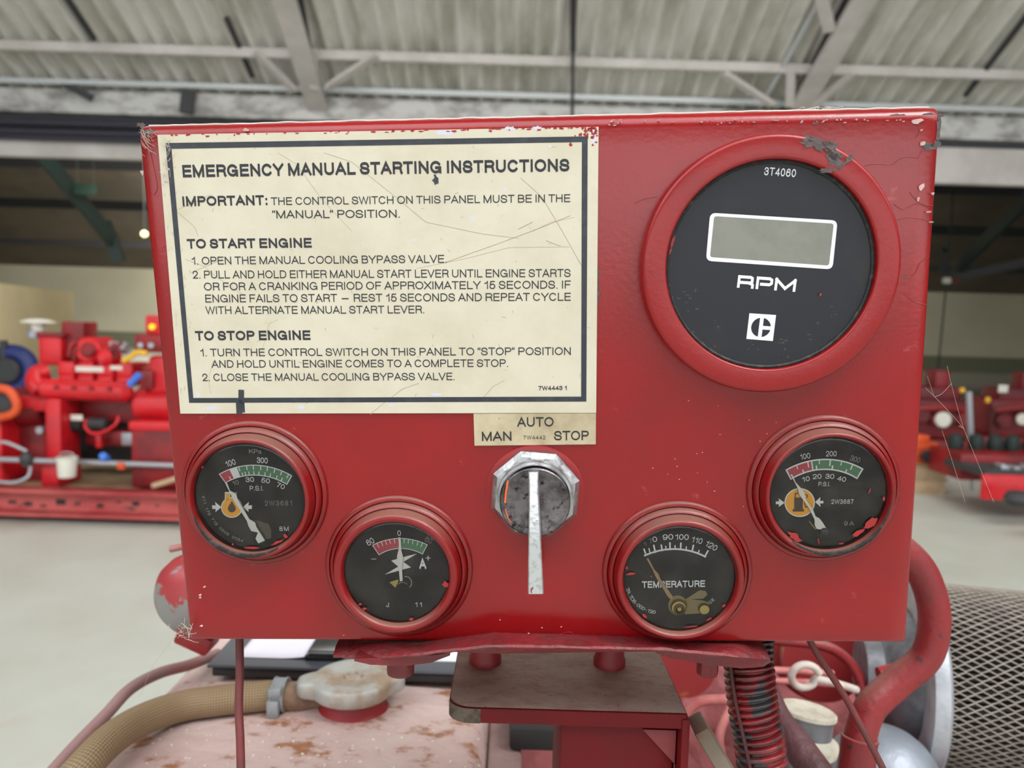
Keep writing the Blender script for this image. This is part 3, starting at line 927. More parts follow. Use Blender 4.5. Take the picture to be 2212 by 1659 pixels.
class Dial:
    """a round gauge; local drawing is given in the zoomed photo pixels of its own dial"""
    def __init__(s, name, label, outer, inner, ox, oy, k, face_h=0.0052, dirty=True):
        s.ox, s.oy, s.k, s.h = ox, oy, k, face_h
        c, R = circ(*outer, 0.0)
        ci, Ri = circ(*inner, 0.0098)
        c = (c * 0.4 + ci * 0.6); c.z = 0
        s.c, s.R, s.Ri = c, R, Ri
        T = Matrix.Translation(c)
        prof = [(R, -0.0005), (R, 0.0010), (R * .985, 0.0017), (R * .945, 0.0021), (R * .93, 0.0013), (R * .92, 0.0030), (R * .90, 0.0042), (R * .875, 0.0047), (R * .862, 0.0040),
                (R * .852, 0.0062), (R * .835, 0.0085)]
        rr = (R * .835 - Ri)
        for j in range(1, 7):
            a = math.pi * j / 7
            prof.append((Ri + rr / 2 + rr / 2 * math.cos(a), 0.0085 + 0.0022 * math.sin(a)))
        prof += [(Ri, 0.0085), (Ri * .992, 0.0072), (Ri * .985, 0.0072), (Ri * .985, 0.004)]
        mb = MB(); mb.lathe(prof, T, 96)
        s.o = mb.build(name, M['bezel'], panel, PM, angle=60)
        s.o['label'] = label
        s.disc('dial_face', M['dial'], face_h, Ri * 1.0)
        s.hh = face_h + 7e-5

    def disc(s, name, m, h, r):
        mb = MB()
        mb.face([s.c + Vector((r * math.cos(2 * math.pi * k / 72), r * math.sin(2 * math.pi * k / 72), h)) for k in range(72)])
        return mb.build(name, m, s.o, PM, smooth=False)

    def P(s, x, y, h=None):
        return pl(s.ox + x / s.k, s.oy + y / s.k, s.hh if h is None else h)

    def L(s, n):
        return px_size(s.ox + 800 / s.k, s.oy + 800 / s.k, n / s.k, s.h)

    def poly(s, mb, pts, dh=0.0):
        mb.face([s.P(x, y, s.hh + dh) for x, y in pts])

    def text(s, mb, t, x, y, cap, rot=0, wt=.13, width=None, track=0.0):
        put_text_c(mb, t, s.P(x, y), s.L(cap), wt, rot, s.L(width) if width else None, track)

    def done(s, mb, name, m):
        return mb.build(name, m, s.o, PM, smooth=False)

    def stroke(s, mb, pts, w, dh=0.0):
        p = [s.P(x, y, s.hh + dh) for x, y in pts]
        ribbon(mb, [(v.x, v.y) for v in p], s.L(w), lambda q: Vector((q.x, q.y, s.hh + dh)))

    def lens(s):
        mb = MB()
        n = 10
        prof = [(s.Ri * .985 * math.sin(math.pi / 2 * j / n) + 1e-5, 0.0074 + 0.0009 * math.cos(math.pi / 2 * j / n)) for j in range(n + 1)]
        mb.lathe(prof, Matrix.Translation(s.c), 64)
        return mb.build('lens', M['glass'], s.o, PM)

    def grime(s, a0, a1, seed):
        """black sealant / paint flecks on the inner rim"""
        rnd = random.Random(seed)
        mb = MB()
        rows = []
        n = 60
        for k in range(n + 1):
            a = math.radians(a0 + (a1 - a0) * k / n)
            e = math.sin(math.pi * k / n) ** 0.4
            row = []
            for j in range(7):
                b = math.pi * j / 6
                rad = s.Ri * (1.0 + .035 * e) + s.L(27) * math.cos(b) * e * (0.85 + 0.3 * rnd.random())
                row.append(s.c + Vector((rad * math.cos(a), rad * math.sin(a), 0.0102 + s.L(14) * math.sin(b) * e * (0.9 + 0.2 * rnd.random()))))
            rows.append(row)
        mb.grid(rows)
        return mb.build('sealant', M['black_rubber'], s.o, PM, angle=80)

    def flecks(s, items):
        mb = MB()
        for i, (x, y, rx, ry, rot) in enumerate(items):
            blob(mb, s.P(x, y, 0.0088), s.L(rx), s.L(ry), 0.0088, 40 + i, 16, 0.3, math.radians(rot))
        o = mb.build('paint_flecks', M['red_fleck'], s.o, PM, smooth=False)
        o['kind'] = 'stuff'
        return o


def scale_band(g, oa, ia, segs, ticks_o, ticks_i, lw=9):
    fo, fi = arc3(*[g.P(*p) for p in oa]), arc3(*[g.P(*p) for p in ia])
    for (t0, t1, m) in segs:
        mb = MB(); band(mb, fo, fi, t0, t1); g.done(mb, 'scale_band', M[m])
    w = MB()
    lift = Vector((0, 0, 5e-5))
    for f in (fo, fi):
        pts = [f(k / 40) for k in range(41)]
        ribbon(w, [(p.x, p.y) for p in pts], g.L(lw), lambda q: Vector((q.x, q.y, g.hh)) + lift)
    for t in (0, 1):
        ribbon(w, [(fo(t).x, fo(t).y), (fi(t).x, fi(t).y)], g.L(lw), lambda q: Vector((q.x, q.y, g.hh)) + lift)
    for t, l, wd in ticks_o:
        a = fo(t); b = fo(t).lerp(fi(t), l)
        ribbon(w, [(a.x, a.y), (b.x, b.y)], g.L(wd), lambda q: Vector((q.x, q.y, g.hh)) + lift)
    for t, l, wd in ticks_i:
        a = fi(t); b = fi(t).lerp(fo(t), l)
        ribbon(w, [(a.x, a.y), (b.x, b.y)], g.L(wd), lambda q: Vector((q.x, q.y, g.hh)) + lift)
    return g.done(w, 'scale_lines', M['white'])


def ngon(cx, cy, rx, ry, n=48):
    return [(cx + rx * math.cos(2 * math.pi * k / n), cy + ry * math.sin(2 * math.pi * k / n)) for k in range(n)]


def needle(g, pts, m, h=0.0016):
    mb = MB()
    pp = [g.P(x, y, g.hh + h) for x, y in pts]
    mb.prism([(p.x, p.y) for p in pp], g.hh + h - 0.0004, g.hh + h)
    return mb.build('needle', m, g.o, PM, smooth=False)


def arc_text(g, mb, s, pts, cap, wt=.13):
    f = arc3(*[g.P(*p) for p in pts])
    n = len(s)
    for i, ch in enumerate(s):
        if ch == ' ':
            continue
        t = (i + .5) / n
        a, b = f(t - 0.01), f(t + 0.01)
        rot = math.degrees(math.atan2(b.y - a.y, b.x - a.x))
        put_text_c(mb, ch, f(t), g.L(cap), wt, rot)


# oil pressure gauge (left)
g = Dial('oil_pressure_gauge', 'round pressure gauge with a yellow oil drop symbol, at the left of the panel', (393, 708.7, 911.5, 1216), (412.5, 657, 959.7, 1197), 390, 890, 4.879)
scale_band(g, [(410, 655), (770, 560), (1172, 672)], [(475, 745), (800, 665), (1120, 762)], [(0, .15, 'dial_red'), (.15, .255, 'white'), (.255, 1, 'dial_green')],
           [(t, .42, 9) for t in (.28, .385, .475, .575, .665, .765, .86, .955)], [(t, .34, 9) for t in (.1, .2, .3, .345, .40, .475, .55, .64, .72, .82, .90)])
w = MB()
g.text(w, '100', 527, 537, 62, 17, .13, 105); g.text(w, '300', 862, 510, 60, -4, .13, 112)
g.text(w, '30', 730, 712, 52, 2); g.text(w, '50', 897, 723, 52, -9); g.text(w, '70', 1055, 778, 52, -24); g.text(w, 'P.S.I.', 800, 803, 50, 0, .12, 140)
g.text(w, '8M', 1090, 1230, 50, 0, .12, 98, .2)
g.done(w, 'lettering', M['white'])
w = MB(); g.text(w, 'KPa', 785, 415, 46, -2, .13, 125); g.text(w, '10', 580, 745, 46, 14); g.text(w, '2W3681', 1030, 960, 54, 0, .09, 285, .25)
arc_text(g, w, '411 176 718 0505 0054', [(240, 880), (375, 1180), (660, 1360)], 32)
g.done(w, 'worn_lettering', M['faded'])
w = MB(); g.poly(w, ngon(540, 1005, 113, 110)); g.poly(w, [(467, 843), (523, 843), (523, 930), (467, 930)])
for sgn, cx in ((1, 430), (-1, 655)):
    g.poly(w, [(cx, 1003), (cx - sgn * 65, 948), (cx - sgn * 60, 985), (cx - sgn * 98, 983), (cx - sgn * 95, 1022), (cx - sgn * 60, 1022), (cx - sgn * 62, 1055)])
g.poly(w, [(530, 846), (595, 846), (590, 870), (560, 880)])
g.done(w, 'symbol_outline', M['white'])
w = MB(); g.poly(w, ngon(540, 1005, 104, 101), 5e-5); g.poly(w, [(476, 858), (515, 858), (515, 930), (476, 930)], 5e-5); g.done(w, 'symbol', M['dial_yellow'])
w = MB(); g.poly(w, [(540, 935)] + [(540 + 42 * math.cos(math.radians(a)), 1017 + 42 * math.sin(math.radians(a))) for a in range(-40, 221, 20)], 1e-4); g.done(w, 'drop_mark', M['dial_dark'])
needle(g, [(468, 745), (484, 735), (520, 830), (585, 862), (600, 915), (660, 1020), (725, 1130), (785, 1165), (800, 1215), (890, 1355), (820, 1385), (790, 1335), (815, 1270), (745, 1255), (712, 1195), (700, 1150), (545, 905), (520, 850)], M['needle'])
g.grime(195, 300, 1); g.flecks([(1020, 1375, 70, 14, 25), (760, 1432, 85, 11, -2), (1105, 1310, 22, 24, 0), (550, 1395, 12, 10, 0), (232, 580, 8, 16, -30)])
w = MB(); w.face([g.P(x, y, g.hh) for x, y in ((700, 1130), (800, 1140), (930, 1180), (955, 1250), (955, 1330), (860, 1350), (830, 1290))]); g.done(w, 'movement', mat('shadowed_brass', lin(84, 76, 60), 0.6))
g.lens()

# ammeter
g = Dial('ammeter', 'round ammeter with red and green scale from minus to plus sixty', (700, 1020, 1074, 1372.5), (739, 973, 1131, 1351), 690, 1060, 4.879)
scale_band(g, [(560, 575), (845, 503), (1137, 570)], [(628, 675), (850, 608), (1085, 668)], [(0, .475, 'dial_red'), (.525, 1, 'dial_green')],
           [(t, .42, 6) for t in (.085, .165, .245, .32, .405, .58, .66, .74, .83, .91)] + [(.5, 1, 26)], [], 7)
w = MB(); g.text(w, '60', 535, 537, 66, 30, .12, 82); g.text(w, '0', 840, 447, 58, 0, .12, 36); g.text(w, '-', 572, 715, 60, 0, .09, 55); g.text(w, '+', 1145, 706, 80, 0, .08, 52)
g.text(w, 'A', 1088, 770, 112, 0, .23, 72); g.text(w, 'J', 718, 1203, 50, 0, .13, 28); g.text(w, '11', 1045, 1200, 50, 0, .13, 68, .35); g.done(w, 'lettering', M['white'])
w = MB(); g.text(w, '60', 1152, 520, 60, -28, .12, 76); g.done(w, 'worn_lettering', M['dim'])
w = MB(); g.poly(w, [(1027, 664), (884, 750), (830, 800), (757, 737), (870, 703)]); g.poly(w, [(884, 750), (965, 808), (690, 883), (830, 800)]); g.done(w, 'bolt_symbol', M['needle'])
needle(g, [(836, 505), (856, 505), (858, 615), (882, 700), (880, 740), (868, 780), (877, 950), (848, 955), (832, 780), (818, 730), (818, 690), (836, 612)], M['needle'], 0.0012)
w = MB(); g.poly(w, [(738, 965), (828, 935), (832, 960), (800, 1022)]); g.done(w, 'movement', M['brass'])
w = MB(); g.stroke(w, [(830, 985), (860, 965), (895, 968), (925, 985)], 5); g.stroke(w, [(900, 905), (940, 910), (968, 945), (972, 985), (955, 1015)], 9); g.done(w, 'glare_marks', M['faded'])
g.flecks([(1328, 988, 30, 33, 0), (970, 1353, 26, 14, 10), (475, 1245, 24, 16, 30), (430, 1196, 20, 12, 40)])
g.lens()

# temperature gauge
g = Dial('temperature_gauge', 'round water temperature gauge with a bronze needle', (1297, 1625.6, 1088.7, 1386.6), (1345, 1595.7, 1138, 1367), 1290, 1080, 5.185)
w = MB()
f = arc3(*[g.P(*p) for p in ((535, 622), (870, 550), (1210, 635))])
pts = [f(k / 40) for k in range(41)]
ribbon(w, [(p.x, p.y) for p in pts], g.L(20), lambda q: Vector((q.x, q.y, g.hh)))
for (x0, y0, x1, y1, wd) in ((545, 610, 525, 552, 16), (650, 585, 634, 510, 17), (728, 565, 718, 507, 16), (816, 555, 815, 482, 17), (933, 552, 938, 485, 17), (1063, 575, 1078, 510, 17), (1210, 625, 1240, 572, 17),
                             (592, 595, 580, 545, 12), (772, 560, 768, 520, 12), (872, 550, 872, 512, 12), (995, 560, 999, 525, 12), (1130, 595, 1142, 565, 12)):
    g.stroke(w, [(x0, y0), (x1, y1)], wd)
g.done(w, 'scale_lines', M['white'])
w = MB(); g.text(w, '90', 793, 415, 64, 3, .12, 116); g.text(w, '100', 950, 415, 64, -2, .12, 150); g.text(w, '110', 1120, 452, 66, -14, .12, 118); g.text(w, '120', 1280, 513, 68, -30, .12, 140)
g.text(w, '0', 645, 440, 62, 12, .12, 50)
a, b = g.P(502, 986), g.P(1208, 974)
put_text(w, 'TEMPERATURE', a, b, g.L(80), .2)
arc_text(g, w, 'TR.TDS-000-120', [(338, 985), (440, 1160), (655, 1258)], 40)
g.text(w, 'U.K.', 1283, 1128, 42, 42, .12, 70); g.done(w, 'lettering', M['white'])
w = MB(); g.text(w, '7', 597, 462, 60, 16, .12, 40); g.text(w, '5', 540, 490, 40, 22, .12, 26); g.done(w, 'worn_lettering', M['dim'])
w = MB(); g.poly(w, ngon(905, 1180, 108, 110, 40)); g.poly(w, [(980, 1105), (1180, 1125), (1255, 1150), (1240, 1250), (1180, 1270), (980, 1280)]); g.poly(w, [(985, 1115), (1150, 1010), (1215, 1020), (1235, 1060), (1190, 1105)])
g.done(w, 'movement_plate', mat('dull_brass_plate', lin(122, 108, 78), 0.4, 0.7))
for (x, y, r0, r1, m) in ((908, 1195, 90, 78, 'brass'), (1195, 1215, 66, 54, 'brass')):
    c = g.P(x, y)
    w = MB(); w.lathe([(g.L(r0), 0), (g.L(r0), 0.0008), (g.L(r1), 0.0014), (1e-5, 0.0015)], Matrix.Translation(c), 32); w.build('brass_pin', M[m], g.o, PM)
c = g.P(915, 1210)
w = MB(); w.lathe([(g.L(68), 0.0012), (g.L(66), 0.0019), (g.L(40), 0.0021), (g.L(26), 0.0016), (g.L(14), 0.001), (1e-5, 0.001)], Matrix.Translation(c), 32); w.build('pivot', M['brass_dark'], g.o, PM)
w = MB(); w.lathe([(g.L(24), 0.0011), (1e-5, 0.0011)], Matrix.Translation(c), 20); w.build('pivot_hole', M['eng_black'], g.o, PM)
needle(g, [(550, 655), (572, 650), (640, 780), (690, 835), (705, 880), (850, 1085), (835, 1120), (800, 1095), (670, 885), (648, 845), (622, 785)], M['bronze'], 0.0013)
g.flecks([(375, 828, 52, 14, 10), (333, 760, 12, 20, 0), (530, 1300, 36, 18, -40), (1420, 1185, 26, 12, 50), (1250, 1335, 36, 10, 25), (1050, 1420, 90, 8, 8), (605, 855, 10, 7, 0)])
g.lens()

# fuel pressure gauge (right)
g = Dial('fuel_pressure_gauge', 'round pressure gauge with a yellow fuel pump symbol, at the right of the panel', (1611, 1938, 895, 1212), (1665.6, 1926, 946.6, 1193.5), 1600, 880, 4.879)
scale_band(g, [(480, 660), (890, 548), (1285, 650)], [(530, 755), (950, 655), (1225, 748)], [(0, .335, 'dial_red'), (.335, 1, 'dial_green')],
           [(.14, .4, 9), (.285, .55, 11), (.43, .4, 9), (.57, .6, 14), (.715, .4, 9), (.86, .5, 12)] + [(.335, 1, 12)], [(.2, .3, 12), (.39, .35, 14), (.61, .35, 16), (.81, .3, 12)], 15)
w = MB(); g.text(w, '100', 680, 515, 60, 10, .11, 105); g.text(w, '200', 955, 488, 58, 0, .11, 110); g.text(w, '10', 688, 755, 54, 10); g.text(w, '20', 805, 728, 54, 3); g.text(w, '30', 940, 727, 54, -3); g.text(w, '40', 1065, 753, 54, -12)
g.text(w, 'P.S.I.', 880, 808, 48, 0, .12, 120); g.text(w, '2W3687', 1072, 993, 50, 0, .12, 232, .12); g.done(w, 'lettering', M['white'])
w = MB(); g.text(w, '300', 1208, 545, 58, -18, .11, 108); g.text(w, '9A', 1142, 1222, 48, 0, .11, 104, .3); g.done(w, 'worn_lettering', M['faded'])
w = MB(); g.poly(w, ngon(622, 1003, 160, 152)); cx = 785
g.poly(w, [(cx, 997), (cx + 55, 945), (cx + 52, 985), (cx + 88, 985), (cx + 85, 1012), (cx + 52, 1012), (cx + 58, 1050)])
g.poly(w, [(462, 1005), (400, 960), (405, 990), (370, 992), (370, 1020), (405, 1022), (400, 1050)])
g.done(w, 'symbol_outline', M['white'])
w = MB(); g.poly(w, ngon(622, 1003, 149, 141), 5e-5); g.done(w, 'symbol', M['dial_yellow'])
w = MB(); g.stroke(w, [(575, 945), (575, 908), (610, 905)], 14, 1e-4); g.poly(w, [(563, 950), (655, 950), (655, 1078), (563, 1078)], 1e-4); g.poly(w, [(548, 1072), (668, 1072), (668, 1098), (548, 1098)], 1e-4)
g.stroke(w, [(675, 920), (705, 925), (705, 945), (690, 950)], 10, 1e-4); g.stroke(w, [(672, 990), (680, 1050), (695, 1055), (703, 1040)], 9, 1e-4); g.done(w, 'pump_mark', M['dial_dark'])
needle(g, [(527, 710), (541, 704), (580, 790), (635, 850), (660, 880), (678, 925), (690, 975), (765, 1085), (790, 1150), (830, 1170), (862, 1210), (903, 1275), (850, 1290), (800, 1280), (780, 1240), (780, 1185), (720, 1060), (640, 950), (612, 905), (608, 865)], M['needle'])
w = MB(); w.lathe([(g.L(46), 0), (g.L(46), 0.0026), (g.L(30), 0.003), (1e-5, 0.003)], Matrix.Translation(g.P(868, 1300)), 24); w.build('pivot', M['eng_black'], g.o, PM)
w = MB(); g.poly(w, [(710, 1190), (740, 1215), (800, 1290), (780, 1280)]); g.done(w, 'movement', M['brass'])
g.grime(232, 350, 2); g.flecks([(570, 1365, 85, 34, -38), (1380, 1215, 85, 38, 38), (1240, 1325, 75, 28, 40), (1360, 880, 8, 26, -15), (1060, 1435, 28, 10, 0), (1510, 960, 14, 26, 0), (820, 1410, 6, 36, 15)])
g.lens()

# --- tachometer
ci, Ri = circ(1438, 1897, 349, 799, 0.0085)
co, Ro = circ(1386, 1945, 289, 852, 0.0082)
tc_ = (ci + co) / 2; tc_.z = 0
mb = MB()
T = Matrix.Translation(tc_)
prof = [(Ro, -0.0004), (Ro, 0.0066)] + [(Ro - 0.0022 + 0.0022 * math.cos(a), 0.0066 + 0.0022 * math.sin(a)) for a in (0.3, 0.6, 0.9, 1.2, 1.57)]
prof += [(Ri + 0.0012, 0.0090)] + [(Ri + 0.0012 - 0.0012 * math.sin(a), 0.0078 + 0.0012 * math.cos(a)) for a in (0.4, 0.8, 1.2, 1.57)] + [(Ri, 0.0052)]
mb.lathe(prof, T, 128)
tach = mb.build('tachometer', M['ring'], panel, PM, angle=60)
tach['label'] = 'large round digital tachometer with a blank grey display and wide red rim'
mb = MB(); mb.lathe([(Ri - 0.0001, 0.0066), (Ri - 0.0009, 0.0068), (Ri - 0.0016, 0.0062), (Ri - 0.0016, 0.0054)], T, 96); mb.build('rubber_seal', M['black_rubber'], tach, PM)
TH = 0.0056
mb = MB(); mb.face([tc_ + Vector((Ri * math.cos(2 * math.pi * k / 96), Ri * math.sin(2 * math.pi * k / 96), TH)) for k in range(96)]); mb.build('dial_face', M['tach_dial'], tach, PM, smooth=False)


def TP(x, y, dh=8e-5):
    return pl(1360 + x / 3.16, 220 + y / 3.16, TH + dh)


def rrect(c4, r, n=6):
    """rounded quad through four corner points, r as a fraction of the height"""
    out = []
    hgt = (c4[3] - c4[0]).length
    for i in range(4):
        p, a, b = c4[i], c4[i - 1], c4[(i + 1) % 4]
        da, db = (a - p).normalized() * r * hgt, (b - p).normalized() * r * hgt
        for k in range(n + 1):
            t = k / n
            out.append((p + da) * (1 - t) ** 2 + p * 2 * t * (1 - t) + (p + db) * t * t)
    return out


oc = [TP(550, 757), TP(1420, 810), TP(1385, 1144), TP(521, 1085)]
ic = [TP(577, 780), TP(1394, 831), TP(1361, 1118), TP(548, 1060)]
mb = MB(); mb.grid([rrect(oc, .13), rrect(ic, .07)], close_u=True); mb.build('display_frame', M['white'], tach, PM, smooth=False)
mb = MB(); mb.face([p - Vector((0, 0, 3e-5)) for p in rrect(ic, .07)]); mb.build('display', M['lcd'], tach, PM, smooth=False)
w = MB()
put_text(w, '3T4060', TP(917, 500), TP(1132, 515), (TP(917, 445) - TP(917, 500)).length, .15, .1)
w.build('number_lettering', M['white'], tach, PM, smooth=False)
w = MB()
put_text(w, 'rpm', TP(732, 1268), TP(1130, 1297), (TP(736, 1182) - TP(732, 1268)).length, .235, .03)
w.build('lettering', M['white'], tach, PM, smooth=False)
w = MB()
lc = [TP(818, 1443), TP(1000, 1455), TP(978, 1633), TP(797, 1618)]
w.face(lc); w.build('emblem', M['white'], tach, PM, smooth=False)
w = MB()
ex = (lc[1] - lc[0]) / 182.0; ey = (lc[3] - lc[0]) / 178.0


def EP(x, y):
    return lc[0] + ex * x + ey * y + Vector((0, 0, 5e-5))


cxx, cyy, rr = 90, 92, 67
w.face([EP(cxx - 14 , cyy - 64)] + [EP(cxx + rr * math.cos(math.radians(a)), cyy + rr * math.sin(math.radians(a))) for a in range(-105, -256, -10)] + [EP(cxx - 14, cyy + 64)])
w.face([EP(cxx + 12, cyy - 12), EP(cxx + 12, cyy - 64)] + [EP(cxx + rr * math.cos(math.radians(a)), cyy + rr * math.sin(math.radians(a))) for a in range(-76, -9, 11)])
w.face([EP(cxx + 12, cyy + 14)] + [EP(cxx + rr * math.cos(math.radians(a)), cyy + rr * math.sin(math.radians(a))) for a in range(12, 80, 11)] + [EP(cxx + 12, cyy + 64)])
w.build('emblem_mark', M['tach_dial'], tach, PM, smooth=False)
w = MB()
for (x, y, rx, ry, rot, sd) in ((1762, 310, 30, 13, -15, 1), (1796, 322, 22, 12, -40, 2), (1802, 345, 14, 20, 10, 4), (1833, 346, 14, 5, 40, 5), (1788, 368, 16, 5, 0, 6), (1742, 303, 12, 5, 0, 7)):
    blob(w, pl(x, y, 0.00915), px_size(x, y, rx), px_size(x, y, ry), 0.00915, sd, 18, 0.5, math.radians(rot))
w.build('worn_patch', M['chip_grey'], tach, PM, smooth=False)
w = MB()
for (x, y, rx, ry, sd) in ((1453, 525, 2.5, 16, 21), (1449, 540, 2, 9, 22), (1772, 637, 2, 4, 23)):
    blob(w, pl(x, y, TH + 1.2e-3), px_size(x, y, rx), px_size(x, y, ry), TH + 1.2e-3, sd, 12, .4, -.25)
w.build('paint_flecks', M['red_fleck'], tach, PM, smooth=False)['kind'] = 'stuff'
w = MB()
rnd = random.Random(9)
for k in range(34):
    a = rnd.uniform(195, 345); q = rnd.uniform(.72, .97)
    c = tc_ + Vector((Ri * q * math.cos(math.radians(a)), Ri * q * math.sin(math.radians(a)), 0))
    blob(w, c, rnd.uniform(.0002, .0011), rnd.uniform(.0002, .0006), TH + 5e-5, k)
w.build('dirt_specks', mat('dust_speck', lin(66, 60, 54), 0.8), tach, PM, smooth=False)['kind'] = 'stuff'

# --- selector switch
sw_c, _ = circ(1060.8, 1251, 975, 1161, 0.004)
sw_c.z = 0
Rn = px_size(1156, 1068, 101, 0.004)
mb = MB()
mb.lathe([(Rn * 1.06, -0.0003), (Rn * 1.06, 0.0006), (Rn * 1.03, 0.0009), (Rn * .8, 0.0009)], Matrix.Translation(sw_c), 72)
sw = mb.build('selector_switch', M['ring'], panel, PM)
sw['label'] = 'chrome selector switch with an octagonal nut and long lever pointing down'
mb = MB()
rows = []
for r, z in ((Rn, 0.0008), (Rn, 0.0038), (Rn * .90, 0.0062), (Rn * .80, 0.0066), (Rn * .79, 0.0100), (Rn * .74, 0.0106), (Rn * .72, 0.0090), (Rn * .70, 0.0090)):
    row = []
    for k in range(96):
        a = 2 * math.pi * k / 96 + math.radians(10)
        o = math.cos(math.pi / 8) / math.cos(((a - math.radians(17)) % (math.pi / 4)) - math.pi / 8) if z < 0.007 and r > Rn * .85 else 1
        row.append(sw_c + Vector((r * o * math.cos(a), r * o * math.sin(a), z)))
    rows.append(row)
mb.grid(rows, close_u=True)
mb.build('octagonal_nut', M['chrome'], sw, PM, angle=25)
kc, kr = circ(1080, 1231.6, 1010, 1158, 0.0105)
kc.z = 0
mb = MB(); mb.lathe([(kr, 0.006), (kr, 0.0112), (kr * .97, 0.0118), (kr * .90, 0.0112), (kr * .5, 0.0108), (1e-5, 0.0107)], Matrix.Translation(kc), 72); mb.build('knob', M['chrome_dull'], sw, PM)
# lever: stands out from the knob, wider and nearer at its end
LV = [((1142, 1163), 1020, 0.0135), ((1142.5, 1162), 1046, 0.0190), ((1142, 1166.5), 1120, 0.0225), ((1141, 1170), 1200, 0.0235), ((1140.5, 1174), 1283, 0.0225)]
mb = MB()
rows = []
for (xa, xb), y, h in LV:
    a, b = pl(xa, y, h), pl(xb, y, h)
    lowh = 0.0108 if y < 1150 else h - 0.0075
    e = Vector((0.0005, 0, 0))
    rows.append([Vector((a.x, a.y, lowh)), Vector((a.x, a.y, h - 0.0006)), a + e, b - e, Vector((b.x, b.y, h - 0.0006)), Vector((b.x, b.y, lowh))])
a4 = rows[-1]
rows.append([v + Vector((0, -0.0006, -0.0010 if i in (1, 2, 3, 4) else 0)) for i, v in enumerate(a4)])
mb.grid(rows, close_u=True, cap=True)
mb.build('lever', M['lever'], sw, PM, angle=35)
w = MB()
scratch(w, [(1097, 1040), (1093, 1062), (1091, 1085)], 4, 0.0121); scratch(w, [(1092, 1100), (1097, 1118), (1104, 1128)], 2.5, 0.0121)
w.build('orange_scrape', mat('orange_scrape', lin(226, 96, 50), 0.5), sw, PM, smooth=False)
w = MB(); scratch(w, [(1148, 1280), (1147, 1275), (1151, 1271)], 2.5, 0.0234); w.build('red_nick', M['red_fleck'], sw, PM, smooth=False)

# --- wear on the enclosure
w = MB()
for (x, y, rx, ry, sd) in ((1940, 252, 16, 7, 1), (2012, 249, 22, 5, 2), (2028, 275, 5, 28, 3), (2008, 317, 14, 11, 4), (2022, 312, 10, 6, 5), (1762, 266, 6, 3, 6), (1957, 598, 6, 2.5, 7), (318, 285, 18, 6, 8), (305, 270, 10, 5, 9), (1292, 630, 2.5, 22, 10), (1292, 590, 2, 14, 12),
                           (1980, 702, 2, 2, 13), (1912, 640, 2, 2, 14)):
    blob(w, pl(x, y, 0.0001), px_size(x, y, rx), px_size(x, y, ry), 0.00012 if y > 262 else -0.0006, sd, 16, .4)
w.build('bare_patches', M['chip_grey'], panel, PM, smooth=False)['kind'] = 'stuff'
w = MB()
rnd = random.Random(12)


def flake(x, y, rx, ry, sd, rot=0.0, tilt=0.0006):
    x = min(x, 2027 - .0654 * (y - 227))
    c = pl(x, y, 0.0004)
    r2 = random.Random(sd)
    pts = []
    for k in range(8):
        a = 2 * math.pi * k / 8
        q = .55 + .6 * r2.random()
        pts.append(c + Vector((px_size(x, y, rx) * q * math.cos(a + rot), px_size(x, y, ry) * q * math.sin(a + rot), tilt * (1 + math.sin(a)))))
    lo = [Vector((p.x, p.y, 0.0)) for p in pts]
    w.grid([lo, pts], close_u=True, cap=True)


for a in ((1980, 262, 13, 6, 1, -.6), (1990, 404, 5, 9, 2), (2018, 419, 3, 4, 3), (1983, 430, 3, 5, 4), (1993, 311, 5, 5, 5), (2005, 458, 6, 2, 6), (532, 281, 8, 4, 7), (307, 373, 3, 5, 8), (364, 367, 5, 6, 9), (361, 394, 6, 4, 10), (1990, 282, 2, 2, 11), (2020, 480, 6, 1.5, 12),
          (433, 1286, 3, 2.4, 13), (433, 1291, 2.2, 2.2, 14), (435, 1352, 2.6, 2.4, 15), (442, 1268, 3, 2, 17)):
    flake(*a)
for k in range(46):
    flake(rnd.uniform(1300, 1990), 262 + abs(rnd.gauss(0, 6)) - 4, rnd.uniform(1, 4), rnd.uniform(.8, 2), 50 + k, 0, .0002)
for k in range(30):
    x, y = rnd.choice(((rnd.uniform(700, 1290), rnd.uniform(1310, 1378)), (rnd.uniform(1400, 1720), rnd.uniform(880, 1080)), (rnd.uniform(1420, 1640), rnd.uniform(860, 1100))))
    flake(x, y, rnd.uniform(.6, 2.2), rnd.uniform(.35, .7), 150 + k, rnd.uniform(-.8, .8), .0001)
w.build('paint_flakes', mat('pale_red_flake', lin(228, 196, 194), 0.4), panel, PM, smooth=False)['kind'] = 'stuff'
w = MB()


def crack(pts, wpx=1.5):
    p = [pl(min(x, 2029 - .0654 * (y - 227)), y, 0.00004) for x, y in pts]
    pp = catmull([Vector(v) for v in p], 4)
    w.tube([PM.inverted() @ (PM @ v) for v in pp], px_size(pts[0][0], pts[0][1], wpx) / 2, 6, smooth=0)


